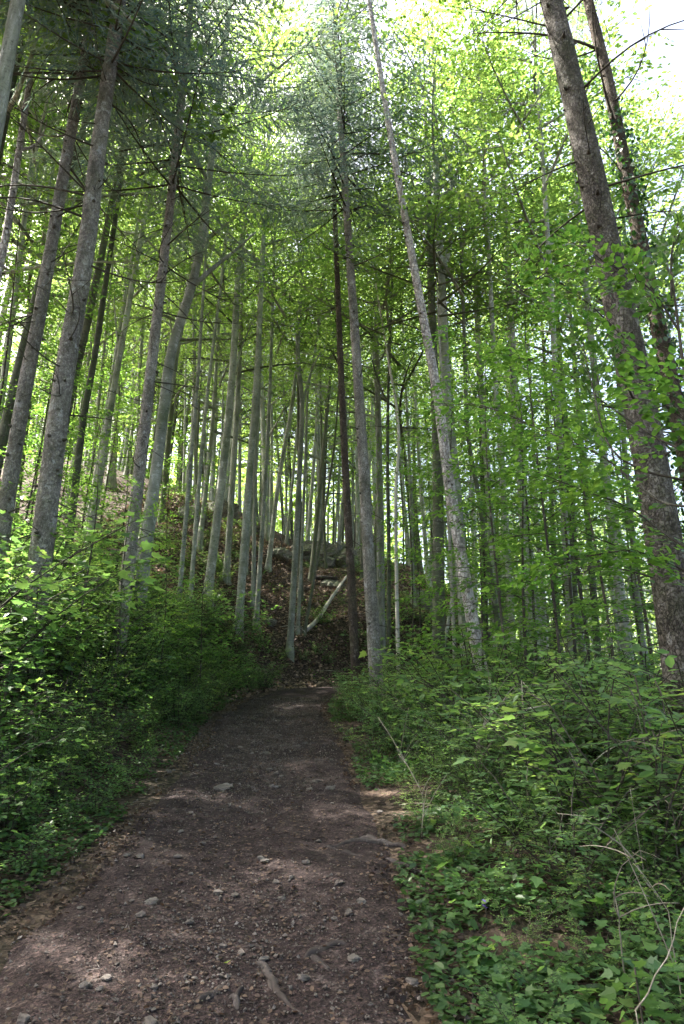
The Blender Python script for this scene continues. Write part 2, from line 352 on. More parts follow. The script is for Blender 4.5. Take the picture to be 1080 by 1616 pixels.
# ------------------------------------------------------------------ ground and path
def axis(lo, hi, fine, far_lo, far_hi, g=1.09):
    a = list(np.arange(lo, hi, fine)); s = fine; x = a[-1]
    while x < far_hi: s *= g; x += s; a.append(x)
    s = fine; x = lo
    while x > far_lo: s *= g; x -= s; a.insert(0, x)
    return np.array(a)
gx = axis(-5, 5, .085, -260, 260, 1.045); gy = axis(1.5, 12, .085, -120, 420, 1.03)
X, Y = np.meshgrid(gx, gy); Zg = hgt(X, Y)
dd, _, _ = path_near(X, Y)
Zg = Zg - .05 * (1 - sst(.7, 1.15, dd)) * (Y > -8) + noise(X, Y, 9, 8) * .018 * sst(1.1, 1.6, dd)
mb = MB(); nx, ny = len(gx), len(gy)
i = (np.arange(ny - 1)[:, None] * nx + np.arange(nx - 1)[None]).ravel()
mb.add(np.stack([X, Y, Zg], -1).reshape(-1, 3), np.stack([i, i + 1, i + nx + 1, i + nx], -1))
tag(mb.build('ground', M['ground']), kind='structure')
PL = catmull(PATH, 60)
PL = PL[(PL[:, 1] > -6) & (PL[:, 0] < 10)]
Tn = np.gradient(PL, axis=0); Tn /= np.linalg.norm(Tn, axis=1)[:, None]; Nn = np.stack([Tn[:, 1], -Tn[:, 0]], 1)
lat = np.linspace(-1.5, 1.5, 76)
PX = PL[:, None, 0] + Nn[:, None, 0] * lat; PY = PL[:, None, 1] + Nn[:, None, 1] * lat
al = np.abs(lat)[None] + noise(PX, PY, 2.6, 11) * .12 + noise(PX, PY, 9, 12) * .05
PZ = hgt(PX, PY) + .006 + noise(PX, PY, 7, 13) * .012 + noise(PX, PY, 19, 14) * .006 - .035 * np.exp(-((lat[None] - .1) / .7) ** 2) + .012 - .11 * sst(.76, 1.36, al)
mb = MB(); n, k = PX.shape
i = (np.arange(n - 1)[:, None] * k + np.arange(k - 1)[None]).ravel()
mb.add(np.stack([PX, PY, PZ], -1).reshape(-1, 3), np.stack([i, i + 1, i + k + 1, i + k], -1))
tag(mb.build('path', M['path']), kind='structure')

# ------------------------------------------------------------------ shared tree pieces
def spray_leaves(rng, O, A, L, n, size, droop=.12, spread=.52, tilt=.28):
    """flat leafy sprays: O origins, A unit axes (roughly level), L lengths; n leaves on each"""
    m = len(O); A = A / np.linalg.norm(A, axis=1)[:, None]
    up = np.array([0, 0, 1.]) + rng.normal(0, .22, (m, 3)); Sd = np.cross(A, up); Sd /= np.linalg.norm(Sd, axis=1)[:, None]; U = np.cross(Sd, A)
    s = rng.uniform(.08, 1, (m, n)) ** .85
    side = rng.choice([-1, 1], (m, n)); w = spread * np.sin(np.clip(s * 1.05, 0, 1) * PI * .82 + .25)
    r = rng.uniform(0, 1, (m, n)) ** .8 * w
    Lm = L[:, None]
    lx = s * Lm + r * Lm * .45; ly = side * r * Lm
    lz = -droop * (lx / Lm) ** 2 * Lm - .10 * np.abs(ly) + rng.normal(0, .03, (m, n)) * Lm
    P = O[:, None] + A[:, None] * lx[..., None] + Sd[:, None] * ly[..., None] + U[:, None] * lz[..., None]
    D = A[:, None] * .75 + Sd[:, None] * (side * rng.uniform(.3, 1.2, (m, n)))[..., None] + rng.normal(0, .25, (m, n, 3)) + np.array([0, 0, -.18])
    Nr = U[:, None] + rng.normal(0, tilt, (m, n, 3))
    t = np.clip(rng.uniform(0, 1, (m, 1)) * .45 + rng.uniform(0, .6, (m, n)), 0, 1)
    return P.reshape(-1, 3), D.reshape(-1, 3), Nr.reshape(-1, 3), (size * rng.uniform(.7, 1.2, (m, n))).ravel(), t.ravel()
def beech_crown(seed, H=11.0, nl=15, leaves=25, size=.115, rad=3.0):
    rng = np.random.RandomState(seed); wood = MB(); leaf = MB(); O = []; A = []; L = []
    for q in range(nl):
        z0 = H * (.02 + .80 * (q / nl) ** .9) + rng.uniform(-.2, .2); az = q * 2.4 + rng.uniform(-.5, .5)
        ln = rad * (1.25 - .55 * q / nl) * rng.uniform(.75, 1.15); rise = rng.uniform(.45, 1.1) if q > 2 else rng.uniform(.1, .5)
        d = np.array([math.cos(az), math.sin(az), 0]); t = np.linspace(0, 1, 8)[:, None]
        bend = np.array([-d[1], d[0], 0]) * rng.uniform(-.25, .25)
        P = np.array([0, 0, z0]) + d * ln * t + np.array([0, 0, 1]) * (rise * ln * (t - .28 * t ** 2)) + bend * ln * t ** 2
        r0 = .055 * (1 - .6 * q / nl); wood.tube(P, r0 * (1 - t[:, 0] * .85), 5, cap=False)
        ns = 11
        for s in np.linspace(.22, 1, ns):
            o = P[0] + (np.array([np.interp(s, t[:, 0], P[:, k]) for k in range(3)]) - P[0])
            a = az + rng.choice([-1, 1]) * rng.uniform(.3, 1.2); sl = rng.uniform(.75, 1.35) * (1.15 - .3 * s)
            dv = np.array([math.cos(a), math.sin(a), rng.uniform(-.15, .35)]); dv /= np.linalg.norm(dv)
            O.append(o); A.append(dv); L.append(sl)
            tt = np.linspace(0, 1, 3)[:, None]; wood.tube(o + dv * sl * .9 * tt - np.array([0, 0, .1]) * sl * tt ** 2, .012 * (1 - .7 * tt[:, 0]), 3, cap=False)
    for q in range(16):
        o = np.array([rng.normal(0, .3), rng.normal(0, .3), H * rng.uniform(.8, 1.02)]); a = rng.uniform(0, 7)
        O.append(o); A.append(np.array([math.cos(a), math.sin(a), .4])); L.append(rng.uniform(.7, 1.2))
    P, D, N, S, t = spray_leaves(rng, np.array(O), np.array(A), np.array(L), leaves, size)
    den = np.repeat(rng.choice([.25, .7, 1.0], len(O), p=[.3, .25, .45]), leaves); kp = rng.rand(len(P)) < den; P, D, N, t = P[kp], D[kp], N[kp], t[kp]; S = (S * rng.uniform(.8, 1.25, len(S)))[kp]
    scatter(leaf, OVAL, P, D, N, S, t)
    return wood.mesh('limbs'), leaf.mesh('crown', False)
def spruce_crown(seed, H=14.0, rad=2.6, blades=16, step=.5):
    rng = np.random.RandomState(seed); wood = MB(); leaf = MB(); PP = []; DD = []; NN = []; SS = []
    z = 0.0
    while z < H:
        f = z / H; nb = rng.randint(4, 7); a0 = rng.uniform(0, 7)
        for b in range(nb):
            az = a0 + b * 2 * PI / nb + rng.uniform(-.25, .25); ln = rad * (1 - f) ** .8 * rng.uniform(.75, 1.15) * (1 if f > .08 else .8) + .2
            d = np.array([math.cos(az), math.sin(az), 0]); sd = np.array([-d[1], d[0], 0]); t = np.linspace(0, 1, 7)[:, None]
            P = np.array([0, 0, z + rng.uniform(-.12, .12)]) + d * ln * t + np.array([0, 0, 1]) * ln * (-.38 * t + .3 * t ** 2.2)
            wood.tube(P, .022 * (1 - f * .5) * (1 - .8 * t[:, 0]), 3, cap=False)
            for s in np.arange(.10, 1.0, .13 / ln):
                o = np.array([np.interp(s, t[:, 0], P[:, k]) for k in range(3)])
                for sg in (-1, 1):
                    tl = (.62 - .3 * s) * rng.uniform(.6, 1.1)
                    dv = d * .55 + sd * sg * .8 + np.array([0, 0, rng.uniform(-.9, -.15)]); dv /= np.linalg.norm(dv)
                    q = np.linspace(.05, 1, blades)[:, None]
                    pts = o + dv * tl * q + np.array([0, 0, -.12]) * tl * q ** 2
                    PP.append(pts); DD.append(dv + rng.normal(0, .32, (blades, 3))); NN.append(rng.normal(0, 1, (blades, 3)) + np.array([0, 0, .8])); SS.append(np.full(blades, .13) * rng.uniform(.7, 1.2, blades))
        z += step * rng.uniform(.8, 1.2)
    scatter(leaf, BLADE, np.vstack(PP), np.vstack(DD), np.vstack(NN), np.concatenate(SS), sx=.12)
    return wood.mesh('limbs'), leaf.mesh('crown', False)
BC = [beech_crown(11 + q, rad=2.6 + .25 * (q % 3), nl=14 + q % 4) for q in range(6)]
BD = [beech_crown(51 + q, rad=2.3 + .3 * q, nl=14, leaves=72, size=.125) for q in range(2)]      # dense clumped crowns for the unseen trees added to shade the path
BM = [beech_crown(61 + q, rad=2.9, nl=15, leaves=44, size=.12) for q in range(2)]
SC = [spruce_crown(31, step=.78), spruce_crown(32, H=12, rad=2.2, step=.85)]
TW = []                                                # dead twigs of the spruces, unit length, growing along +x
for q in range(7):
    rng = np.random.RandomState(60 + q); b = MB(); t = np.linspace(0, 1, 8)[:, None]
    P = np.hstack([t, .16 * np.sin(t * rng.uniform(1.5, 3.5)) * rng.choice([-1, 1]), rng.uniform(-.25, .15) * t + rng.uniform(-.2, .25) * t ** 2])
    b.tube(P, .0105 * (1 - .85 * t[:, 0]) + .0012, 4)
    for j in range(rng.randint(2, 6)):
        s = rng.uniform(.35, .9); o = np.array([np.interp(s, t[:, 0], P[:, k]) for k in range(3)])
        dv = np.array([.7, rng.uniform(-.8, .8), rng.uniform(-.5, .3)]); l = rng.uniform(.12, .4); tt = np.linspace(0, 1, 4)[:, None]
        b.tube(o + dv * l * tt + np.array([0, 0, -.1]) * tt ** 2 * l, .005 * (1 - .8 * tt[:, 0]) + .001, 3)
    TW.append(b.mesh('dead_branch'))

def place_mesh(name, me, mt, parent, base, zdir, scale, spin):
    o = link(name, me, mt, parent)
    if name == 'limbs': o['kind'] = 'stuff'
    q = Vector(zdir).normalized().to_track_quat('Z', 'Y') @ Quaternion((0, 0, 1), spin)
    o.rotation_mode = 'QUATERNION'; o.rotation_quaternion = q; o.location = [float(v) for v in base]
    o.scale = (scale,) * 3 if not hasattr(scale, '__len__') else scale
    return o
def densify(P, step=.35):
    P = catmull(P, 8); L = np.concatenate([[0], np.cumsum(np.linalg.norm(np.diff(P, axis=0), axis=1))])
    s = np.linspace(0, L[-1], max(6, int(L[-1] / step)))
    return np.stack([np.interp(s, L, P[:, k]) for k in range(3)], 1), s
occupied = []
def tree(kind, pts, dia, label, group=None, Yd=None, H=20, crown=9.0, cs=1.0, bark=None, twigs=0, forks=(), sides=None, leafy=True, seed=0, top=None, taper=.62, bury=.4, cut=False, lean_y=0.0, twlen=1.0):
    """a tree whose trunk follows the given sight lines, standing where the first of them meets the ground (or at distance Yd)"""
    rng = np.random.RandomState(seed + 7); (x0, y0) = pts[0]
    B = gp(x0, y0) if Yd is None else at(x0, y0, Yd)
    Yb = B[1]
    P = [at(x, y, Yb + lean_y * (y0 - y) / 1000.) for x, y in pts]
    zg = h1(P[0][0], P[0][1])
    dirn = P[1] - P[0]; dirn /= np.linalg.norm(dirn)
    P[0] = P[0] + dirn * ((zg - P[0][2]) / max(.3, dirn[2]))          # base exactly on the ground under the lowest seen point
    zg = h1(P[0][0], P[0][1]); base = P[0].copy(); base[2] = zg
    P = [P[0] - dirn * bury] + [p for p in P[1:] if p[2] > zg + .3]
    last = P[-1] - P[-2]; last /= np.linalg.norm(last)
    if not cut:
        while P[-1][2] < zg + H:
            last = last * .93 + np.array([0, 0, .07]); last /= np.linalg.norm(last); P.append(P[-1] + last * 2.0)
    P = np.array(P); Q, s = densify(P, .22 if kind == 'spruce' or dia > .3 else .4)
    hh = (Q[:, 2] - zg) / H
    dia = dia * .88; r = dia / 2 * (1 - taper * np.clip(hh, 0, 1)) * np.clip((1.02 - hh) / .25, .06, 1)
    if cut: r = dia / 2 * 1.0 * (1 - taper * np.clip(hh, 0, 1))
    r = r * (1 + .2 * np.exp(-(Q[:, 2] - zg + .05).clip(0) / .3))
    name = {'spruce': 'spruce_tree', 'beech': 'beech_tree', 'dead': 'dead_tree', 'sapling': 'sapling'}[kind]
    root = empty(name, base, label, 'tree', group)
    mt = M[bark] if bark else M['spruce_bark' if kind == 'spruce' else 'beech_bark']
    b = MB(); near = np.linalg.norm(base[:2]) < 14
    sd = sides or (22 if near else 12)
    b.tube(Q - base, r, sd, lump=(.028 if kind != 'beech' else .016), seed=seed, lumpf=4.0, flare=Q[:, 2] - zg)
    if kind in ('spruce', 'dead'):                                       # knots where twigs broke off
        kb = MB()
        for q in range(90 if near else 60):
            j = rng.randint(4, len(Q) - 2)
            if Q[j][2] > zg + 13: continue
            a = rng.uniform(0, 2 * PI); d = np.array([math.cos(a), math.sin(a), rng.uniform(-.2, .2)])
            o = Q[j] - base + d * r[j] * .8; l = r[j] * .3 + rng.uniform(.01, .05); ks = rng.uniform(.7, 1.3) * (.7 + r[j] * 2.2)
            kb.tube(np.array([o, o + d * l * .5, o + d * l]), [.034 * ks, .022 * ks, .009], 6, lump=.1, seed=q)
    if kind in ('spruce', 'dead'): tag(kb.build('knots', M['twig'], root), kind='stuff')
    b.build('trunk', mt, root)
    def top_at(zz):
        j = int(np.argmin(abs(Q[:, 2] - zg - zz))); j = min(max(j, 1), len(Q) - 2); t = Q[j + 1] - Q[j - 1]
        return Q[j] - base, t / np.linalg.norm(t), r[j]
    for fpts, fr in forks:                                             # limbs seen in the photograph, same sight-line scheme
        F = np.array([at(x, y, Yb + .15 * i) for i, (x, y) in enumerate(fpts)])
        if not fpts[-1][1] < -5:
            pass
        else:
            l2 = F[-1] - F[-2]; l2 /= np.linalg.norm(l2); F = np.vstack([F, F[-1] + l2 * 3])
        FQ, fs = densify(F, .3); j = int(np.argmin(np.linalg.norm(Q - FQ[0], axis=1))); FQ[0] = Q[j]
        fb = MB(); fb.tube(FQ - base, fr * (1 - .75 * fs / fs[-1]), 9, lump=.02, seed=seed); fb.build('limb', mt, root)
        if leafy and kind == 'beech' and top is None:
            pass
    if leafy and not cut:
        if kind == 'spruce':
            o, t, rr = top_at(crown); w, l = SC[seed % 2]; sc = (H - crown) / (14.0 if seed % 2 == 0 else 12.0)
        else:
            o, t, rr = top_at(crown); w, l = (BM[seed % 2] if seed in (20, 22, 26, 30, 32, 33, 36, 38, 42, 51, 52, 53) else BC[seed % 6]); sc = (H - crown) / 11.0
        sx = cs; spin = rng.uniform(0, 7); up = t * .5 + np.array([0, 0, .5])
        place_mesh('limbs', w, M['twig'] if kind == 'spruce' else mt, root, o, up, (sx, sx, sc), spin)
        place_mesh('crown', l, M['needle'] if kind == 'spruce' else M['beech_leaf'], root, o, up, (sx, sx, sc), spin)
    zt = 1.2
    for q in range(twigs):
        zt = rng.uniform(1.6, max(4, min(crown + 1.5, 14))); o, t, rr = top_at(zt); a = rng.uniform(0, 2 * PI)
        tw = link('dead_branch', TW[rng.randint(7)], M['twig'], root)
        l = rng.uniform(.35, 1.5) * (.5 + .5 * zt / 10) * twlen
        tw.location = [float(v) for v in o + np.array([math.cos(a), math.sin(a), 0]) * rr * .85]; tw.rotation_euler = (rng.uniform(0, 6), rng.uniform(-.25, .45), a); tw.scale = (l, l, l)
    occupied.append((base[0], base[1], .5 if dia < .3 else .8)); return root, Q, base

# ------------------------------------------------------------------ the trees one can pick out
G1 = 'spruces beside the path'
tree('spruce', [(12, 790), (35, 640), (62, 500), (105, 250), (150, 0)], .27, 'spruce trunk with knots nearest the left edge beside the thicker one', G1, Yd=9.2, H=21, crown=10.5, twigs=36, seed=1, twlen=1.3)
tree('spruce', [(65, 880), (95, 640), (135, 400), (160, 200), (190, 0)], .35, 'thick grey spruce trunk rising from the shrubs on the left bank', G1, Yd=8.6, H=24, crown=10.0, twigs=46, seed=2, cs=1.15, twlen=1.4)
tree('spruce', [(210, 830), (232, 640), (260, 400), (290, 130), (302, 0)], .28, 'straight knotty spruce trunk standing on the left bank right of the thick pair', G1, Yd=11.6, H=21, crown=10.2, twigs=40, seed=4, cs=1.45, twlen=1.3)
tree('spruce', [(596, 1108), (582, 880), (568, 640), (545, 300), (532, 100)], .33, 'pale knotty spruce trunk at the right of the path end, beside the thin brown one', G1, Yd=14.2, H=22, crown=12.5, twigs=30, seed=6, cs=1.25)
tree('spruce', [(563, 1092), (551, 850), (541, 650), (531, 400), (527, 290)], .25, 'thin dark brown spruce trunk at the end of the path touching the pale knotty one', G1, Yd=15.6, H=20, crown=14, twigs=18, seed=8, bark='spruce_red', cs=.85)
tree('spruce', [(1092, 1150), (1052, 880), (1010, 640), (960, 400), (908, 160), (870, 0)], .46, 'massive scaly spruce trunk leaning in at the right edge above the shrubs', G1, Yd=7.0, H=25, crown=15.0, twigs=42, seed=10, sides=40, twlen=1.15, bark='spruce_dark', cs=.8)
r2, Q2, b2 = tree('spruce', [(1120, 900), (1075, 680), (1036, 500), (1000, 330), (960, 130), (928, 0)], .36, 'ivy grown spruce trunk behind the massive leaning one at the right edge', G1, Yd=9.8, H=23, crown=15.5, twigs=20, seed=12, bark='spruce_red', twlen=1.5, cs=.7)
tree('dead', [(748, 990), (715, 800), (690, 620), (655, 430), (611, 180), (583, 0), (572, -90)], .30, 'tall bare dead trunk, pale and leaning to the left over the forest', None, Yd=13.0, H=24, crown=99, twigs=7, seed=14, bark='dead_wood', leafy=False, cut=True, taper=.75)
tree('dead', [(-30, 560), (0, 420), (18, 320), (36, 200), (48, 120)], .17, 'broken silvery dead trunk with a side stub at the upper left edge', None, Yd=9.5, H=20, crown=99, twigs=5, seed=15, bark='dead_wood', leafy=False, cut=True, forks=[([(32, 235), (52, 232), (66, 215), (76, 185)], .03)])
GB = 'beeches along the path and bank'
def B(*a, **k): return tree('beech', *a, **k)
B([(238, 812), (252, 700), (270, 560), (302, 455), (318, 380), (328, 300)], .34, 'broad grey forked beech just right of the knotty spruce on the left bank', GB, Yd=14.5, H=24, crown=12, cs=1.25, seed=20, forks=[([(302, 455), (340, 420), (372, 395), (404, 366)], .075), ([(270, 560), (285, 500), (300, 440), (312, 400), (318, 330)], .05)])
B([(326, 955), (350, 760), (366, 600), (376, 440), (384, 360)], .36, 'beech with a swollen sunlit foot, leftmost of the trunks standing free on the slope', GB, H=26, crown=12, seed=21, forks=[([(366, 600), (385, 540), (402, 500), (420, 470)], .04)])
B([(376, 1000), (390, 800), (405, 600), (415, 400)], .30, 'straight smooth grey beech between the swollen one and the thin curved ones', GB, H=26, crown=12.5, seed=22)
B([(404, 992), (415, 820), (425, 640), (432, 450)], .19, 'slim beech with a white patch low down on its trunk', GB, H=19, crown=11.5, seed=23)
B([(388, 905), (402, 720), (412, 560)], .16, 'thin beech behind and between two thicker ones on the slope', GB, H=18, crown=12, seed=24)
B([(423, 900), (440, 760), (461, 640), (470, 560)], .24, 'dark beech leaning right with a pale foot below the rock ledge', GB, H=26, crown=11.5, seed=25)
B([(457, 1033), (466, 880), (472, 760), (477, 640), (470, 560), (474, 480)], .25, 'forked pale grey beech on the slope left of the fallen branch', GB, H=26, crown=12, seed=26, forks=[([(476, 650), (490, 590), (512, 548), (538, 530)], .05), ([(474, 600), (468, 540), (462, 500)], .04)])
B([(470, 1000), (478, 830), (483, 700), (486, 620), (496, 560)], .15, 'thin twin stem hugging the forked beech on the slope', GB, H=18, crown=12, seed=27)
B([(480, 1002), (498, 900), (514, 800), (528, 700), (534, 620)], .13, 'thin dark stem leaning over the fallen pale branch', GB, H=15, crown=10.5, seed=28, bark='beech_dark')
B([(600, 960), (598, 800), (596, 680), (590, 560)], .16, 'slender beech just behind the pale knotty spruce', GB, Yd=24, H=19, crown=12, seed=29)
B([(613, 1040), (614, 880), (612, 740), (613, 620), (618, 480)], .15, 'thin dark green stem left of the narrow white one', GB, Yd=19, H=17, crown=11, seed=30, bark='beech_dark', forks=[([(613, 640), (600, 610), (588, 570), (584, 540)], .04)])
B([(629, 1062), (626, 900), (625, 780), (630, 700), (626, 640), (617, 590)], .13, 'narrow sunlit white stem with a bent top behind the path end', GB, Yd=18, H=15, crown=10.5, seed=31, bark='pale_wood')
B([(692, 1000), (692, 840), (690, 700), (684, 560), (680, 430)], .38, 'dark mossy beech trunk behind the leaning dead one', GB, Yd=16.5, H=21, crown=12.5, seed=32, bark='beech_dark')
B([(736, 1020), (722, 800), (704, 600), (697, 430), (690, 320), (687, 200)], .36, 'stout smooth beech forking high up right behind the leaning dead trunk', GB, Yd=16.0, H=23, crown=12.5, seed=33, forks=[([(698, 440), (712, 370), (716, 290), (735, 240), (752, 190)], .09), ([(715, 310), (710, 260), (722, 180), (730, 100)], .04)])
B([(718, 1045), (712, 900), (707, 800), (702, 700)], .10, 'very thin stem lit white in front of the stout beech foot', GB, Yd=15, H=13, crown=10, seed=34, bark='pale_wood')
B([(796, 1062), (776, 920), (755, 780), (738, 680), (734, 560)], .17, 'slim dark trunk right of the leaning dead one, sloping left', GB, Yd=16, H=18, crown=11, seed=35, bark='beech_dark')
B([(786, 1045), (776, 850), (766, 690), (756, 560), (750, 430)], .27, 'mossy grey beech crossing behind the slim dark sloping trunk', GB, Yd=18.5, H=21, crown=11.5, seed=36, forks=[([(758, 640), (742, 600), (736, 560)], .05), ([(757, 590), (775, 555), (790, 530)], .05)])
B([(728, 860), (738, 800), (752, 735), (767, 680), (778, 640)], .11, 'thin stem slanting up to the right between two trunks', GB, Yd=18, H=15, crown=11, seed=37)
B([(846, 1052), (832, 880), (822, 740), (812, 620), (806, 500)], .38, 'thick lichen spotted beech in the gap right of the sloping trunks', GB, Yd=18.0, H=22, crown=11, seed=38)
B([(862, 1012), (852, 880), (846, 790), (842, 700)], .21, 'thin grey beech close behind the lichen spotted one', GB, Yd=25, H=19, crown=12, seed=39)
B([(882, 1018), (875, 880), (869, 760), (864, 660)], .24, 'slim beech with dark bark midway between the lichen spotted trunk and the sunlit pair', GB, Yd=23, H=19, crown=12, seed=40, bark='beech_dark')
B([(942, 1010), (934, 900), (925, 790), (916, 680)], .28, 'dark stubby beech left of the sunlit pair on the right', GB, Yd=21, H=18, crown=10, seed=41, bark='beech_dark')
B([(1000, 1100), (978, 930), (962, 800), (948, 680), (936, 560)], .31, 'left trunk of the sunlit pale pair beside the massive spruce', GB, Yd=17, H=21, crown=11, seed=42)
B([(1018, 1095), (1006, 930), (992, 780), (980, 640)], .22, 'thinner right trunk of the sunlit pale pair beside the massive spruce', GB, Yd=18, H=20, crown=11, seed=43)
B([(82, 770), (108, 640), (140, 500), (175, 330)], .30, 'dark beech seen between the thick spruce and its left neighbour', GB, Yd=16, H=21, crown=12, seed=44, bark='beech_dark')
B([(150, 800), (172, 660), (200, 500), (222, 380)], .28, 'blue grey beech behind the bank between the thick and the knotty spruce', GB, Yd=19, H=21, crown=12, seed=45, forks=[([(190, 560), (182, 500), (180, 450)], .05)])
B([(115, 810), (128, 690), (150, 560), (168, 440)], .22, 'brown dead looking beech right behind the thick spruce', GB, Yd=15, H=19, crown=12, seed=46, bark='beech_dark')
B([(290, 860), (302, 720), (313, 590), (320, 480)], .16, 'thin white footed beech left of the swollen sunlit one', GB, Yd=18, H=18, crown=12, seed=47)
B([(308, 850), (318, 720), (330, 600), (345, 480)], .17, 'thin beech pressed against the swollen sunlit one on its left', GB, Yd=20, H=18, crown=12, seed=48)
B([(-20, 330), (0, 235), (16, 150), (30, 90)], .2, 'dark leaning beech trunk cut by the upper left corner', GB, Yd=10.5, H=19, crown=9.5, seed=49, bark='beech_dark')
B([(655, 985), (650, 860), (648, 760), (640, 600)], .2, 'smooth green grey beech in the gap between white stem and mossy trunk', GB, Yd=27, H=19, crown=12, seed=50)

B([(905, 1060), (893, 850), (878, 600), (866, 400)], .20, 'slim beech whose full crown fills the gap left of the massive spruce top', GB, Yd=14, H=23, crown=10.5, seed=51)
B([(812, 1060), (800, 850), (782, 600), (772, 400)], .19, 'slim beech with a full crown between the forked beech and the massive spruce', GB, Yd=15.5, H=23, crown=11.5, seed=52)
# random forest beyond, each tree its own object
rng = np.random.RandomState(5)
RT = []
for q in range(5):
    b = MB(); t = np.linspace(-.02, 1, 26); hh = t * 21
    P = np.stack([np.sin(t * (2 + q)) * .16 * q - .0, np.cos(t * 2.6 + q) * .22, hh], 1); P -= np.array([P[0][0], P[0][1], 0])
    r = .5 * (1 - .62 * t.clip(0)) * np.clip((1.02 - t) / .25, .06, 1) * (1 + .5 * np.exp(-hh.clip(0) / .3))
    P2 = P.copy(); b.tube(P2, r, 11, lump=.035, seed=q, flare=hh); RT.append(b.mesh('trunk'))
def inview(x, y, z=5, m=60):
    v = np.array([x, y, z]) - np.array([0, 0, CAMZ]); c = v[1] * math.cos(PITCH) + v[2] * math.sin(PITCH)
    if c < .5: return False
    px = 540 + FPX * v[0] / c; return -m < px < 1080 + m
def pxof(x, y, z):
    v = np.array([x, y, z]) - np.array([0, 0, CAMZ]); c = v[1] * math.cos(PITCH) + v[2] * math.sin(PITCH)
    return 540 + FPX * v[0] / c, 808 - FPX * (-v[1] * math.sin(PITCH) + v[2] * math.cos(PITCH)) / c
def zone(px, y):
    w = ('on the upper left slope', 'behind the knotty left spruce', 'on the crest above the ledge', 'beyond the path end',
         'behind the leaning dead trunk', 'right of the dead trunk', 'behind the massive leaning spruce')[min(6, max(0, int(px / 155)))]
    return w + (', front row' if y < 30 else ', back row' if y > 42 else ', middle row')
used = set(); ntree = 0
def free(x, y, d):
    return all((x - a) ** 2 + (y - b) ** 2 > d * d for a, b, _ in occupied)
def rtree(x, y, cs=1.0, lab=None, low=False):
    global ntree
    z = h1(x, y); dia = (.07 if x > 1 else 0) + rng.choice([.15, .2, .26, .34], p=[.3, .3, .25, .15]) * rng.uniform(.9, 1.1)
    kind = 'slender' if dia < .18 else 'slim' if dia < .23 else 'medium' if dia < .3 else 'stout'
    px, py = pxof(x, y, z + 2)
    darkb = rng.rand() < .3; lab = lab or f"{kind} {'dark' if darkb else 'grey'} beech trunk {zone(px, y)}"
    root = empty('beech_tree', (x, y, z - .05), lab, 'tree', 'beeches ' + (zone(px, y) if inview(x, y) else 'just outside the view'))
    k = ntree % 5; ntree += 1
    tilt = (rng.normal(0, .035), rng.normal(.015, .045)); H = rng.uniform(17, 23); hs = H / 21.
    sp_ = rng.uniform(0, 7)
    for nm, me, mt in (('trunk', RT[k], M['beech_dark' if darkb else 'beech_bark']),):
        o = link(nm, me, None, root); 
        if not me.materials: me.materials.append(mt)
        o.material_slots[0].link = 'OBJECT'; o.material_slots[0].material = mt
        o.scale = (dia, dia, hs); o.rotation_euler = (tilt[0], tilt[1], sp_)
    cb = (rng.uniform(.22, .38) if low else rng.uniform(.36, .52)) * H; w, l = BC[rng.randint(6)]
    c = (np.array([math.sin(tilt[1]) * cb, -math.sin(tilt[0]) * cb, cb])); q = (H - cb) / 11. * 1.02
    for nm, me, mt in (('limbs', w, M['beech_bark']), ('crown', l, M['beech_leaf'])):
        o = link(nm, me, mt, root); o.location = [float(v) for v in c]; o.scale = (cs, cs, q); o['kind'] = 'stuff'; o.rotation_euler = (tilt[0], tilt[1], sp_)
    occupied.append((x, y, .5)); return root
cnt = 0
for tries in range(9000):
    if cnt >= 225: break
    y = 19 + 44 * rng.rand() ** .8; x = rng.uniform(-.62, .62) * y
    if not inview(x, y, m=30) or not free(x, y, 1.8): continue
    px, py = pxof(x, y, h1(x, y) + 2)
    if y < 30 and 380 < px < 700 and (rng.rand() < .6 or y < 25): continue
    if -20 < x < -6 and 24 < y < 37 and rng.rand() < .6: continue
    if y < 26 and px > 560 and rng.rand() < .5: continue
    if path_near(np.array([x]), np.array([y]))[0][0] < 2.0: continue
    if x > 2 and rng.rand() < .5: occupied.append((x, y, .5)); continue
    rtree(x, y, rng.uniform(.85, 1.25), low=(rng.rand() < (.7 if x > 2 else .35) and y > 24)); cnt += 1
for x, y, c_ in [(-8.6, 15.5, 1.2), (-10.5, 18, 1.2), (-12.2, 21, 1.2), (-7.4, 13.2, 1.0), (-14.5, 25, 1.3), (-10, 23, 1.1)]:
    rtree(x, y, c_, low=True)
for px, yy, c_, lb in [(1035, 19, 1.3, 'grey beech just right of the sunlit pale pair'), (1075, 25, 1.3, 'grey beech at the right edge behind the massive spruce'), (1120, 16, 1.2, 'beech at the right edge reaching over the ivy grown spruce'), (600, 23, 1.2, 'tall beech whose crown fills the top centre'), (400, 23, 1.2, 'tall beech between the forked one and the knotty spruce')]:
    rtree(at(px, 950, yy)[0], yy, c_, lb)
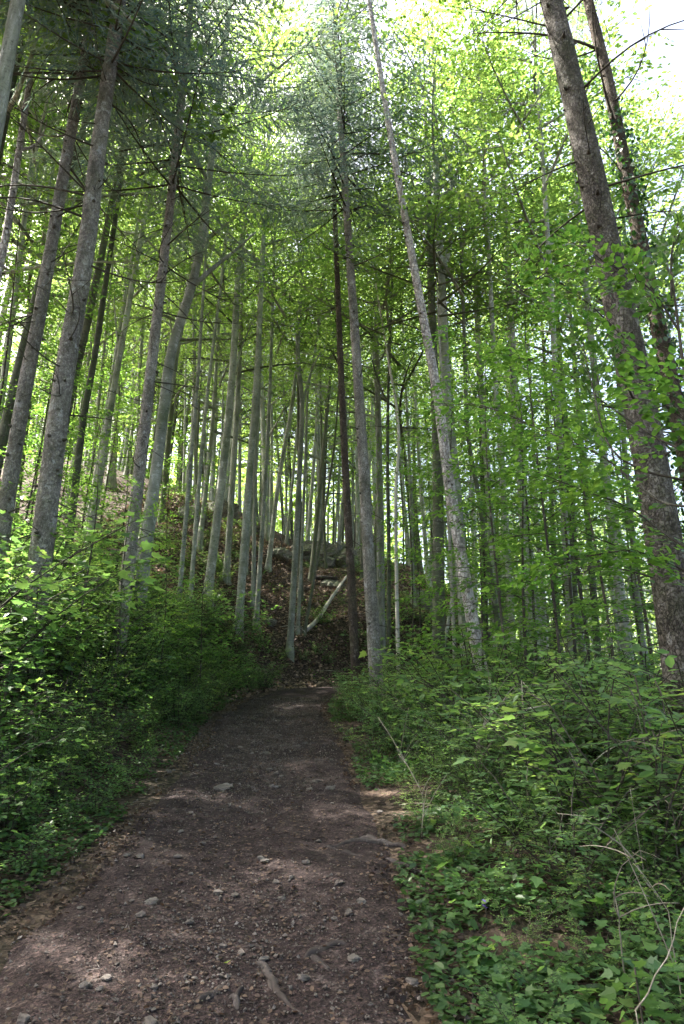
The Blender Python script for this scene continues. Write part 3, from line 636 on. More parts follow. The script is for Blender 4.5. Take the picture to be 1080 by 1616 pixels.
# unseen beeches added and arranged to shade the path but leave sun patches
EDGE = [(-10.77, 9.96, 1, 5.17, 1.18), (-12.9, 15.28, 0, 3.92, 1.04), (-14.13, 17.15, 0, 4.14, 0.87), (-7.25, 4.55, 0, 0.24, 0.96), (-9.27, 7.85, 0, 5.99, 1.05), (-5.17, 5.15, 0, 0.38, 1.17), (-16.3, 22.63, 1, 0.59, 1.16), (-10.75, 13.81, 1, 1.64, 1.02), (-14.07, 7.14, 0, 0.89, 1.23), (-6.8, 8.95, 1, 3.74, 0.92), (-6.77, 6.42, 1, 0.87, 1.21), (-8.56, 10.55, 1, 0.3, 0.82), (-11.93, 19.15, 1, 2.56, 0.96), (-8.91, 5.67, 1, 5.01, 1.15), (-15.51, 8.49, 0, 0.37, 0.85), (-14.96, 19.38, 0, 0.95, 0.82), (-4.72, 7.24, 1, 4.5, 1.16), (-11.37, 7.04, 0, 3.74, 1.25), (-10.89, 15.73, 0, 2.23, 0.86), (4.5, -3, 0, 1.0, 1.2), (10.5, 0, 1, 2.0, 1.2), (-3.5, -5, 1, 3.0, 1.2), (6, -8, 0, 4.0, 1.2), (-8, -6, 0, 5.0, 1.2), (12, 6.5, 1, .5, 1.1), (1, -7, 0, 2.5, 1.2)]
for x, y, k, spin, cs in EDGE:
    z = h1(x, y); root = empty('beech_tree', (x, y, z - .05), 'unseen grey beech added just outside the picture, its crown shading the path', 'tree', 'beeches just outside the view')
    o = link('trunk', RT[k], None, root); o.material_slots[0].link = 'OBJECT'; o.material_slots[0].material = M['beech_bark']; o.scale = (.27, .27, 1); o.rotation_euler = (0, 0, spin)
    for nm, me, mt in (('limbs', BD[k][0], M['beech_bark']), ('crown', BD[k][1], M['beech_leaf'])):
        o = link(nm, me, mt, root); o['kind'] = 'stuff'; o.location = (0, 0, 9.5); o.scale = (cs, cs, 1); o.rotation_euler = (0, 0, spin)

# ------------------------------------------------------------------ far wood behind: one mass
mb = MB(); lf = MB(); rng = np.random.RandomState(77); O = []; S_ = []
for q in range(460):
    y = rng.uniform(60, 125); x = rng.uniform(-.7, .75) * y; z = h1(x, y)
    H = rng.uniform(17, 24); t = np.linspace(0, 1, 4)[:, None]
    mb.tube(np.array([x, y, z - .3]) + np.array([rng.normal(0, .5), 0, H]) * t, rng.uniform(.08, .2) * (1 - .7 * t[:, 0]), 5)
    m = 150; c = rng.normal(0, 1, (m, 3)); c /= np.linalg.norm(c, axis=1)[:, None]; c *= rng.uniform(.5, 1, (m, 1)) ** .5
    O.append(np.array([x, y, z + H * .52]) + c * np.array([3.0, 3.0, H * .5]))
O = np.vstack(O); n = len(O)
scatter(lf, OVAL, O, rng.normal(0, 1, (n, 3)) * np.array([1, 1, .3]), rng.normal(0, .5, (n, 3)) + np.array([0, 0, 1]), rng.uniform(.35, .75, n), rng.uniform(0, 1, n), sx=1.5)
fw = lf.build('far_forest', M['beech_leaf'], None, False); tag(fw, 'pale green mass of forest far behind the trunks', 'forest', kind='stuff')
tag(mb.build('far_trunks', M['beech_bark']), 'far off beech trunks reading as one dense stand', 'forest', kind='stuff')

# ------------------------------------------------------------------ rocks
def rock(P, s, label, seed, group='boulders of the rock ledge', name='boulder', rot=0, m='rock', cat='rock'):
    b = MB(); rng = np.random.RandomState(seed); nu, nv = 30, 18
    th = np.linspace(0, 2 * PI, nu, endpoint=False); ph = np.linspace(-PI / 2, PI / 2, nv)
    T, F = np.meshgrid(th, ph); D = np.stack([np.cos(F) * np.cos(T), np.cos(F) * np.sin(T), np.sin(F)], -1)
    r = np.full(T.shape, 1.0)
    for q in range(15):                                                  # flat broken faces
        nrm = rng.normal(0, 1, 3); nrm /= np.linalg.norm(nrm); dd_ = rng.uniform(.55, .85); cs = D @ nrm
        r = np.minimum(r, np.where(cs > .05, dd_ / np.maximum(cs, .05), 9))
    for q in range(9):
        k = rng.normal(0, 7, 3); r = r * (1 + .03 * np.sin(D @ k + rng.uniform(0, 6)))
    lay = .05 * np.sin(D[..., 2] * r * 11 + rng.uniform(0, 6)); r = r * (1 + lay)
    V = D * r[..., None] * np.array(s)
    i = (np.arange(nv - 1)[:, None] * nu); j = np.arange(nu)[None]; j2 = (j + 1) % nu
    b.add(V.reshape(-1, 3), np.stack([i + j, i + j2, i + nu + j2, i + nu + j], -1).reshape(-1, 4), rng.uniform(.3, .8))
    o = b.build(name, M[m], None, False); o.location = [float(v) for v in P]; o.rotation_euler = (rng.uniform(-.12, .12), rng.uniform(-.12, .12), rot); return tag(o, label, cat, group)
def rk(px, py, s, label, seed, dz=.1, **k):
    p = gp(px, py)
    if p[1] > 35: p = at(px, py, 33)
    z = h1(p[0], p[1]); return rock((p[0], p[1] + s[1] * .2, z + dz), s, label, seed, **k)
rk(345, 812, (1.35, 1.0, .85), 'big dark mossy boulder on the crest behind the swollen beech', 1, .1)
rk(388, 800, (1.0, .8, .6), 'grey boulder on the crest right of the big dark one', 2, .1)
rk(300, 822, (.9, .8, .7), 'low rock left of the big dark boulder on the crest', 3, .2)
rk(478, 868, (1.0, .9, .6), 'pale block at the left end of the rock ledge', 4, .3)
rk(505, 855, (1.5, 1.1, .9), 'largest overhanging boulder in the middle of the rock ledge', 5, .5)
rk(538, 870, (1.2, 1.0, .95), 'rounded mossy boulder of the ledge just left of the brown spruce', 6, .5)
rk(515, 895, (.9, .7, .55), 'whitish boulder below the overhang of the ledge', 7, .2)
rk(560, 892, (1.0, .8, .7), 'dark boulder of the ledge partly behind the brown and pale spruces', 8, .2)
rk(440, 880, (.7, .6, .45), 'small rock sunk in the slope left of the ledge', 9, .1)
rk(530, 925, (.6, .5, .3), 'flat stone in the brown leaves under the ledge', 10, .05)
rk(425, 985, (.35, .3, .2), 'small white edged stone at the foot of the slim beeches', 11, .03)
rk(668, 960, (1.0, .7, .7), 'half hidden boulder in the scrub between the white stem and mossy trunk', 12, .2)

# fallen pale branch on the slope
p0 = gp(478, 1003); p1 = gp(500, 985); p2 = gp(525, 950); p3 = gp(549, 916)
def on(p, dz): return np.array([p[0], p[1], h1(p[0], p[1]) + dz])
b = MB(); A_ = [on(p0, .1), on(p1, .12), on(p1 * .5 + p2 * .5, .25), on(p2, .22), on(p3, .25)]
base = A_[0].copy(); root = empty('fallen_branch', base, 'pale crooked fallen branch lying up the slope left of the brown spruce', 'branch')
Q, s = densify(np.array(A_), .12); b.tube(Q - base, .085 * (1 - .45 * s / s[-1]), 10, lump=.06, seed=3); b.build('stem', M['pale_wood'], root)
rng = np.random.RandomState(3)
for q in range(6):
    b = MB(); t = np.linspace(0, 1, 5)[:, None]; d = np.array([-.5 + rng.normal(0, .4), -.3 + rng.normal(0, .3), rng.uniform(-.05, .35)])
    b.tube(Q[1] - base + d * t * rng.uniform(.5, 1.1) + np.array([0, 0, .12]) * np.sin(t * 4), .02 * (1 - .7 * t[:, 0]), 5); b.build('side_branch', M['pale_wood'], root)
for lab, pa, pb, rr, m_ in [('short brown log lying across the slope under the rock ledge', (498, 915), (532, 917), .11, 'root'), ('thin stick on the leaves left of the brown log', (455, 902), (478, 908), .05, 'root')]:
    a, c = on(gp(*pa), .08), on(gp(*pb), .08); b = MB(); Q, s = densify(np.array([a, a * .5 + c * .5 + np.array([0, 0, .02]), c]), .15); b.tube(Q - a, rr, 9, lump=.05, seed=2)
    o = b.build('fallen_log', M[m_]); o.location = [float(v) for v in a]; tag(o, lab, 'log', 'logs on the slope')

# ------------------------------------------------------------------ shrubs
def shrub_proto(seed, kind, H=1.2, stems=8, per=9, sz=.07):
    rng = np.random.RandomState(seed); st = MB(); lf = MB(); PP = []; DD = []; NN = []; SS = []; TT = []
    for q in range(stems):
        az = rng.uniform(0, 2 * PI); lean = rng.uniform(.15, .85); h = H * rng.uniform(.6, 1.1); t = np.linspace(0, 1, 8)[:, None]
        d = np.array([math.cos(az), math.sin(az), 0])
        P = d * .05 + d * lean * h * t ** 1.3 + np.array([0, 0, 1]) * (h * (t - .25 * lean * t ** 2)) + rng.normal(0, .012, (8, 3))
        st.tube(P, .0065 * (1 - .7 * t[:, 0]) + .0015, 4, cap=False)
        for s in np.linspace(.22, 1, per):
            o = np.array([np.interp(s, t[:, 0], P[:, k]) for k in range(3)]); a = az + rng.normal(0, 1.1); l = rng.uniform(.18, .42) * (1.2 - .4 * s)
            dv = np.array([math.cos(a), math.sin(a), rng.uniform(-.1, .55)]); tt = np.linspace(0, 1, 4)[:, None]
            TP = o + dv * l * tt - np.array([0, 0, .14]) * l * tt ** 2; st.tube(TP, .003 * (1 - .6 * tt[:, 0]), 3, cap=False)
            sd = np.array([-dv[1], dv[0], 0])
            nl = {'maple': 4, 'oval': 9, 'ash': 10}[kind]
            for j in range(nl):
                u = (j + .6) / nl; sg = 1 if j % 2 else -1; c = np.array([np.interp(u, tt[:, 0], TP[:, k]) for k in range(3)])
                dirv = dv * (.6 if kind != 'ash' else .35) + sd * sg * (1 if u < .9 else .1) + rng.normal(0, .2, 3)
                if kind == 'maple': c = c + dirv * .04
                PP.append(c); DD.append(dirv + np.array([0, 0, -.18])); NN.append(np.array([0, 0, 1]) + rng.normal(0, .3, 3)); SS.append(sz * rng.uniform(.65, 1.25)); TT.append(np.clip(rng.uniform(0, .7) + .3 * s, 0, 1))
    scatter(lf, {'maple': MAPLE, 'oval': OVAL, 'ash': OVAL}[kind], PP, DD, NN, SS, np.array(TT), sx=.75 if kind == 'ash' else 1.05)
    return st.mesh('stems'), lf.mesh('leaves', False)
SH = {'maple': [shrub_proto(100 + q, 'maple', 1.15, 9, 9, .078) for q in range(4)],
      'oval': [shrub_proto(120 + q, 'oval', 1.2, 11, 10, .052) for q in range(4)],
      'ash': [shrub_proto(140 + q, 'ash', 1.1, 10, 9, .062) for q in range(3)]}
LM = {'maple': 'maple_leaf', 'oval': 'shrub_leaf', 'ash': 'ash_leaf'}
WORD = {'maple': 'lobed leaved maple bush', 'oval': 'small leaved bush', 'ash': 'narrow leaved bush'}
def shrub(kind, x, y, s, label, group, rz=None, q=None):
    root = empty(kind_name[kind], (x, y, h1(x, y) - .03), label, 'shrub', group, rng.uniform(0, 7) if rz is None else rz)
    st, lv = SH[kind][rng.randint(len(SH[kind])) if q is None else q]
    w = s * rng.uniform(.9, 1.15)
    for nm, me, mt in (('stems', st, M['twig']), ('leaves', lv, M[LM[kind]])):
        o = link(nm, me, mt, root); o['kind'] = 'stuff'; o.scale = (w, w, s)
    return root
kind_name = {'maple': 'maple_bush', 'oval': 'small_leaved_bush', 'ash': 'ash_bush'}
rng = np.random.RandomState(9)
def bank_words(x, y, side):
    d = 'near the camera' if y < 5.2 else 'halfway up the path' if y < 9.5 else 'far up the path' if y < 15 else 'by the slope'
    if side < 0:
        u = np.interp(y, PATH[:12, 1], PATH[:12, 0]) - x; w = 'at the left bank foot' if u < 2.6 else 'on the left bank' if u < 4.2 else 'high on the left bank'
    else:
        u = x - np.interp(y, PATH[:12, 1], PATH[:12, 0]); w = 'at the right path edge' if u < 2.7 else 'in the right thicket' if u < 4.5 else 'deep in the right thicket'
    return w + ' ' + d
def plant(n, side, xr, yr, gap, mix_, smin, smax):
    got = []; k = 0
    for _ in range(n * 40):
        if k >= n: break
        y = yr[0] + (yr[1] - yr[0]) * rng.rand(); c = np.interp(y, PATH[:12, 1], PATH[:12, 0]); u = xr[0] + (xr[1] - xr[0]) * rng.rand(); x = c + side * u
        if not inview(x, y, h1(x, y), 130) or any((x - a) ** 2 + (y - b) ** 2 < gap * gap for a, b in got): continue
        if path_near(np.array([x]), np.array([y]))[0][0] < xr[0]: continue
        got.append((x, y)); kd = rng.choice(list(mix_), p=list(mix_.values()))
        s = (smin + (smax - smin) * min(1, (u - xr[0]) / 1.6)) * rng.uniform(.8, 1.2)
        w = bank_words(x, y, side); shrub(kd, x, y, s, WORD[kd] + ' ' + w, 'bushes ' + w); k += 1
plant(150, -1, (1.7, 6.5), (3.2, 17), .46, {'maple': .6, 'oval': .3, 'ash': .1}, .45, 1.35)
plant(26, -1, (1.35, 2.2), (3.0, 9), .38, {'maple': .7, 'oval': .3}, .28, .45)
plant(70, -1, (1.3, 4.2), (10.5, 20), .42, {'ash': .5, 'oval': .3, 'maple': .2}, .6, 1.25)
plant(130, 1, (1.75, 7), (4.2, 17), .48, {'oval': .5, 'ash': .3, 'maple': .2}, .55, 1.5)
plant(60, 1, (1.3, 3.6), (3.0, 7.5), .36, {'maple': .5, 'oval': .5}, .22, .5)
plant(34, 1, (1.3, 2.8), (8.5, 19), .42, {'ash': .7, 'oval': .3}, .55, 1.1)
rng = np.random.RandomState(91)
for q in range(46):
    px, py = rng.uniform(250, 700), rng.uniform(860, 1050); p = gp(px, py)
    if p[1] > 34 or path_near(p[:1], p[1:2])[0][0] < 1.5: continue
    kd = rng.choice(['ash', 'oval', 'maple']); wd = 'among the thin beeches left of the ledge' if px < 440 else 'on the brown slope below the ledge' if px < 580 else 'behind the pale knotty spruce'
    shrub(kd, p[0], p[1], rng.uniform(.35, .8), WORD[kd] + ' ' + wd, 'bushes ' + wd)
# scrub in front of the slope and round the ledge
for px, py, s in [(640, 1040, .8), (665, 1030, 1), (610, 1055, .6), (690, 1010, 1.1), (720, 1005, 1), (650, 985, .8), (570, 905, .8), (590, 880, .9), (620, 960, .7), (345, 905, .7), (365, 860, .8), (300, 900, .8), (270, 880, .9), (335, 1010, .6), (410, 1020, .5), (440, 1045, .5),
                  (500, 1035, .5), (520, 1050, .45), (575, 1010, .6), (740, 990, 1), (600, 1000, .5), (180, 850, .9), (240, 855, .9), (140, 860, 1)]:
    p = gp(px, py); kd = rng.choice(['ash', 'oval']); shrub(kd, p[0], p[1], s * 1.1, WORD[kd] + (' low on the slope between the beech feet' if px < 560 else ' in the scrub below the white stem'), 'scrub on the slope')

# ------------------------------------------------------------------ saplings with layered sprays
def sapling_proto(seed, H=5.0, nb=14, size=.085, leaves=60):
    rng = np.random.RandomState(seed); st = MB(); lf = MB(); t = np.linspace(0, 1, 10)[:, None]
    P = np.hstack([.25 * np.sin(t * 3 + seed) * t, .2 * np.cos(t * 2 + seed) * t, t * H]); P[0] = 0
    st.tube(P, .03 * (1 - .85 * t[:, 0]) + .003, 6); O = []; A = []; L = []
    for q in range(nb):
        s = .25 + .75 * q / nb; o = np.array([np.interp(s, t[:, 0], P[:, k]) for k in range(3)]); az = q * 2.4 + rng.uniform(-.4, .4); l = rng.uniform(.9, 1.9) * (1.25 - .7 * s)
        dv = np.array([math.cos(az), math.sin(az), rng.uniform(0, .4)]); tt = np.linspace(0, 1, 5)[:, None]; BP = o + dv * l * tt - np.array([0, 0, .22]) * l * tt ** 2; st.tube(BP, .009 * (1 - .75 * tt[:, 0]), 4, cap=False)
        for f in (.25, .5, .75, .95):
            c = o + dv * l * f - np.array([0, 0, .22]) * l * f * f; a = az + rng.choice([-1, 1]) * rng.uniform(.2, .9); O.append(c); A.append(np.array([math.cos(a), math.sin(a), .02])); L.append(rng.uniform(.45, .85))
    P_, D, N, S, T = spray_leaves(rng, np.array(O), np.array(A), np.array(L), leaves // 3, size)
    scatter(lf, BEECH, P_, D, N, S, T); return st.mesh('stem'), lf.mesh('leaves', False)
SP = [sapling_proto(200 + q, 5.0 + q * .4) for q in range(4)]
ST_ = [sapling_proto(220 + q, 8.5 + q, 30, .085, 66) for q in range(2)]
rng = np.random.RandomState(19)
def sapling(px, Yd, s, label, tall=False):
    x = at(px, 1000, Yd)[0]; root = empty('beech_sapling', (x, Yd, h1(x, Yd) - .03), label, 'sapling', 'young beeches under the tall trees', rng.uniform(0, 7)); st, lv = (ST_[rng.randint(2)] if tall else SP[rng.randint(4)])
    for nm, me, mt in (('stem', st, M['twig']), ('leaves', lv, M['sapling_leaf'])):
        o = link(nm, me, mt, root); o.scale = (s, s, s)
for px, Yd, s, w in [(760, 12.5, .8, 'right of the leaning dead trunk foot'), (830, 11, 1.0, 'in front of the lichen spotted beech'), (900, 12, 1.15, 'left of the massive spruce behind the thicket'), (960, 10.5, 1.0, 'just left of the massive spruce trunk'), (870, 15, 1.3, 'tall, behind the thicket on the right'),
                     (700, 19, .9, 'round the foot of the mossy trunk'), (790, 20, 1.4, 'tall, between the sloping trunks'), (1020, 13, 1.3, 'behind the massive spruce'), (930, 18, 1.5, 'tallest, left of the sunlit pale pair'), (660, 24, 1.0, 'behind the white stem'), (845, 24, 1.5, 'far off right of the lichen spotted beech'),
                     (740, 26, 1.4, 'far off behind the dead trunk'), (1000, 22, 1.5, 'far off behind the sunlit pale pair'), (900, 30, 1.7, 'farthest on the right'), (30, 9.5, .55, 'small, on the bank at the left edge'), (190, 10.5, .6, 'small, between the spruces on the bank'), (320, 13, .5, 'small, before the swollen beech'),
                     (120, 9.3, .6, 'small, at the foot of the thick spruce'), (255, 12.2, .5, 'small, right of the knotty spruce foot'), (640, 34, 1.5, 'far off in the gap right of the pale spruce'), (560, 40, 1.5, 'far off above the rock ledge'), (1060, 16, 1.6, 'tall, at the right edge'), (690, 36, 1.6, 'far off left of the dead trunk')]:
    sapling(px, Yd, s, 'young beech with layered bright leaves, ' + w)

for px, Yd, s, w in [(800, 10.5, .85, 'rising before the lichen spotted beech'), (880, 9.5, .8, 'rising left of the massive spruce'), (720, 15, .9, 'rising right of the leaning dead trunk'), (840, 14, 1.1, 'rising between the sloping trunks and the massive spruce'), (930, 13, 1.0, 'rising before the sunlit pale pair'),
                     (650, 20, .9, 'rising behind the narrow white stem'), (770, 19, 1.1, 'rising behind the stout forked beech'), (900, 20, 1.2, 'rising far behind the boughs at the right'), (1010, 17, 1.1, 'rising behind the massive spruce')]:
    sapling(px, Yd, s, 'tall thin bright leaved young beech ' + w, True)
for px, Yd, s, w in [(-20, 15, 1.0, 'cut by the left edge behind the silvery snag'), (25, 18, 1.1, 'tall at the left edge high on the slope'), (70, 21, 1.1, 'tall behind the thick spruce high on the slope'), (-60, 13, 1.0, 'tall just inside the left edge'), (125, 25, 1.2, 'tall on the slope behind the blue grey beech')]:
    sapling(px, Yd, s, 'tall leafy young beech ' + w, True)
for px, Yd, s, w in [(10, 14, 1.0, 'at the left edge behind the spruces'), (60, 17, 1.1, 'behind the thick spruce'), (110, 19, 1.0, 'on the slope right of the thick spruce'), (170, 17, .9, 'before the blue grey beech'), (35, 21, 1.3, 'far up the slope at the left edge'), (140, 23, 1.2, 'far up the slope left of the knotty spruce'), (255, 21, .8, 'behind the grey forked beech'),
                     (300, 24, .9, 'on the crest by the dark boulder'), (440, 30, .9, 'on the crest left of the ledge'), (90, 27, 1.4, 'on the crest behind the two left spruces'), (200, 29, 1.3, 'on the crest behind the knotty spruce'), (20, 30, 1.6, 'farthest up the slope at the left edge')]:
    sapling(px, Yd, s, 'leafy young beech on the slope, ' + w)
# the young beech at the right whose boughs hang in front of everything, leaf by leaf
rng = np.random.RandomState(23)
base = np.array([3.15, 4.4, h1(3.15, 4.4) - .03]); root = empty('beech_sapling', base, 'nearest young beech at the right edge, its sunlit boughs hanging before the massive spruce', 'sapling')
st = MB(); sp0 = at(1130, 1150, 4.4); SPN = np.array([base, at(1165, 1000, 4.4), at(1120, 800, 4.3), at(1085, 620, 4.3), at(1060, 430, 4.3)]); Q, s = densify(SPN, .15)
st.tube(Q - base, .028 * (1 - .7 * s / s[-1]), 8, lump=.03); st.build('stem', M['twig'], root)
bows = [([(1085, 640), (1010, 560), (930, 480), (860, 430)], 4.3, 4.9), ([(1100, 720), (1035, 690), (960, 640), (880, 580), (800, 560)], 4.3, 5.2), ([(1120, 800), (1040, 790), (950, 720), (860, 680), (760, 640), (700, 640)], 4.3, 5.6), ([(1090, 760), (1010, 740), (960, 700), (935, 610), (920, 540)], 4.3, 4.6),
        ([(1140, 900), (1060, 850), (990, 800), (910, 770), (850, 745)], 4.2, 5.0), ([(1150, 960), (1080, 900), (1000, 870), (920, 880), (860, 900)], 4.2, 4.8), ([(1070, 520), (1030, 460), (985, 430), (930, 400)], 4.3, 4.5), ([(1060, 470), (1060, 400), (1075, 330)], 4.3, 4.3), ([(1120, 800), (1130, 700), (1060, 600)], 4.3, 3.9)]
for pl, y0_, y1_ in bows:
    C = np.array([at(x, y, y0_ + (y1_ - y0_) * i / (len(pl) - 1)) for i, (x, y) in enumerate(pl)]); Q, s = densify(C, .06); fr = s / s[-1]
    b = MB(); b.tube(Q - base, .008 * (1 - .8 * fr) + .0015, 5); O = []; A = []; L = []
    T = np.gradient(Q, axis=0)
    for f in np.arange(.12, 1.0, .045):
        j = int(f * (len(Q) - 1)); d = T[j] / np.linalg.norm(T[j]); a = rng.choice([-1, 1]) * rng.uniform(.35, 1.0); d2 = np.array([d[0] * math.cos(a) - d[1] * math.sin(a), d[0] * math.sin(a) + d[1] * math.cos(a), d[2] * .5 - .05])
        l = rng.uniform(.3, .6); O.append(Q[j] - base); A.append(d2); L.append(l); tt = np.linspace(0, 1, 4)[:, None]; b.tube(Q[j] - base + d2 / np.linalg.norm(d2) * l * tt * .9, .0028 * (1 - .6 * tt[:, 0]), 3, cap=False)
    O.append(Q[-2] - base); A.append(T[-1] / np.linalg.norm(T[-1])); L.append(.35)
    bo = b.build('bough', M['twig'], root); lf = MB(); P_, D, N, S, tt = spray_leaves(rng, np.array(O), np.array(A), np.array(L), 21, .062, spread=.45)
    scatter(lf, BEECH, P_, D, N, S, tt); lf.build('leaves', M['sapling_leaf'], bo, False)

# ivy on the second right spruce and on the mossy beech
def ivy(root, Q, base, r, z0, z1, n, seed):
    rng = np.random.RandomState(seed); m = (Q[:, 2] - base[2] > z0) & (Q[:, 2] - base[2] < z1); K = np.where(m)[0]
    j = rng.choice(K, n); a = rng.uniform(0, 2 * PI, n); rr = r * rng.uniform(.95, 2.2, n); P = Q[j] - base + np.stack([np.cos(a) * rr, np.sin(a) * rr, rng.normal(0, .12, n)], 1)
    N = np.stack([np.cos(a), np.sin(a), rng.uniform(0, .6, n)], 1) + rng.normal(0, .3, (n, 3)); D = rng.normal(0, 1, (n, 3)) + np.array([0, 0, -1.2])
    lf = MB(); scatter(lf, OVAL, P, D, N, rng.uniform(.06, .11, n), sx=1.4); lf.build('ivy', M['ivy_leaf'], root, False)
ivy(r2, Q2, b2, .13, 3.5, 12, 1500, 5)

# ------------------------------------------------------------------ ground cover, litter, gravel
rng = np.random.RandomState(41)
def cover(name, n, side, u0, u1, y0, y1, tpl, mt, szr, hz, label, sx=1.0, thin=0.0, cat='ground cover', flat=.35):
    y = y0 + (y1 - y0) * rng.rand(n) ** 1.5; c = np.interp(y, PATH[:12, 1], PATH[:12, 0]); u = u0 + (u1 - u0) * rng.rand(n) ** 1.2; x = c + side * u
    d, _, _ = path_near(x, y); cl = noise(x, y, 2.2, 21) + noise(x, y, 6, 22) * .6
    keep = (cl > thin - .35 * sst(1.3, 2.5, d)) & (d > u0 + noise(x, y, 2.6, 23) * .12); x, y = x[keep], y[keep]; n = len(x)
    z = hgt(x, y) + rng.uniform(.005, hz, n) * (.4 + .6 * sst(u0, u0 + .8, d[keep]))
    lf = MB(); D = rng.normal(0, 1, (n, 3)) * np.array([1, 1, .25]); N = rng.normal(0, flat, (n, 3)) + np.array([0, 0, 1])
    scatter(lf, tpl, np.stack([x, y, z], 1), D, N, rng.uniform(*szr, n), rng.uniform(0, 1, n), sx=sx); return tag(lf.build(name, mt, None, False), label, cat, kind='stuff')
cover('ground_cover', 34000, -1, 1.15, 4.2, 1.8, 17, OVAL, M['herb_leaf'], (.025, .06), .14, 'low green herbs and ivy covering the foot of the left bank', 1.25, -.4)
cover('ground_cover', 40000, 1, 1.02, 4.6, 2.0, 17, OVAL, M['herb_leaf'], (.03, .065), .15, 'low green herbs growing along the right edge of the path', 1.1, -.25)
cover('ground_cover', 6500, 1, 1.25, 4.2, 2.0, 9, MAPLE, M['maple_leaf'], (.045, .085), .25, 'small maple seedlings in the dark undergrowth at lower right', 1, -.1)
cover('ground_cover', 2600, -1, 1.5, 3.6, 2.4, 8, MAPLE, M['maple_leaf'], (.05, .09), .22, 'small maple seedlings at the lower left edge of the path', 1, .1)
cover('leaf_litter', 22000, -1, .85, 3.5, 1.8, 17, OVAL, M['litter_leaf'], (.014, .045), .025, 'dry brown leaves scattered along the left edge of the path', 1.1, -.35, 'leaf litter', .95)
cover('leaf_litter', 26000, 1, .85, 4.2, 1.8, 17, OVAL, M['litter_leaf'], (.014, .045), .025, 'dry brown leaves scattered along the right edge of the path', 1.1, -.35, 'leaf litter', .95)
# the litter of the slope below the ledge
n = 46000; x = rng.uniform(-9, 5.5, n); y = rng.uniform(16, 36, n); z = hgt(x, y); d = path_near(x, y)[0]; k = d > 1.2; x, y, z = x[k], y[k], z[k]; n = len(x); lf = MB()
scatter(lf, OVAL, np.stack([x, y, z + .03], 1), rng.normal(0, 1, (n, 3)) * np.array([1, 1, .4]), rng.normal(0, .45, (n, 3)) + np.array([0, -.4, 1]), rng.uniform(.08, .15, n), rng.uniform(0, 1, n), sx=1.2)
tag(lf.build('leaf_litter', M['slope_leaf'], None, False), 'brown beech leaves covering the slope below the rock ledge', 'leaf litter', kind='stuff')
n = 9000; x = rng.uniform(-9, 6, n); y = rng.uniform(16, 34, n); k = (noise(x, y, 1.1, 31) > .25) & (path_near(x, y)[0] > 1.4); x, y = x[k], y[k]; n = len(x); lf = MB()
scatter(lf, OVAL, np.stack([x, y, hgt(x, y) + rng.uniform(.02, .22, n)], 1), rng.normal(0, 1, (n, 3)) * np.array([1, 1, .4]), rng.normal(0, .5, (n, 3)) + np.array([0, 0, 1]), rng.uniform(.06, .11, n), rng.uniform(0, 1, n), sx=1.1)
tag(lf.build('ground_cover', M['shrub_leaf'], None, False), 'patches of low green plants on the brown slope', 'ground cover', kind='stuff')
# gravel and litter crumbs on the path
def onpath(n, ymax=17, w=1.15, p=1.4):
    y = 1.6 + (ymax - 1.6) * rng.rand(n) ** p; c = np.interp(y, PATH[:12, 1], PATH[:12, 0]); x = c + w * rng.normal(0, .5, n).clip(-1, 1); return x, y
def pathz(x, y):
    d, bx, by = path_near(x, y); c = np.sign(x - bx) * d
    return hgt(x, y) + .026 + noise(x, y, 7, 13) * .012 + noise(x, y, 19, 14) * .006 - .035 * np.exp(-((c - .1) / .7) ** 2)
n = 24000; x, y = onpath(n); s = rng.uniform(.004, .012, n) * (1 + .05 * y) * np.where(rng.rand(n) < .1, 1.9, 1)
k = noise(x, y, 1.6, 44) + rng.normal(0, .5, n) > -.3; x, y, s = x[k], y[k], s[k]; n = len(x); g = MB()
scatter(g, OCT, np.stack([x, y, pathz(x, y)], 1), rng.normal(0, 1, (n, 3)) * np.array([1, 1, .2]), np.array([0, 0, 1]) + rng.normal(0, .2, (n, 3)), s, rng.uniform(0, 1, n) ** 1.5, sx=1.1, jit=.1, rng=rng)
tag(g.build('gravel', M['pebble'], None, False), 'fine pale gravel strewn over the dark path', 'gravel', kind='stuff')
n = 9000; x, y = onpath(n, 17, 1.25); lf = MB()
scatter(lf, OVAL, np.stack([x, y, pathz(x, y) + .003], 1), rng.normal(0, 1, (n, 3)) * np.array([1, 1, .15]), rng.normal(0, .4, (n, 3)) + np.array([0, 0, 1]), rng.uniform(.012, .035, n), rng.uniform(0, .8, n), sx=1.1)
tag(lf.build('leaf_crumbs', M['litter_leaf'], None, False), 'crumbled brown leaves trodden into the path', 'leaf litter', kind='stuff')
n = 2500; x, y = onpath(n, 15, 1.4); lf = MB()
scatter(lf, BLADE, np.stack([x, y, pathz(x, y) + .005], 1), rng.normal(0, 1, (n, 3)) * np.array([1, 1, .06]), rng.normal(0, .3, (n, 3)) + np.array([0, 0, 1]), rng.uniform(.03, .10, n), rng.uniform(0, 1, n), sx=.06)
tag(lf.build('twig_litter', M['root'], None, False), 'needles and tiny twigs scattered on the path', 'twigs', kind='stuff')

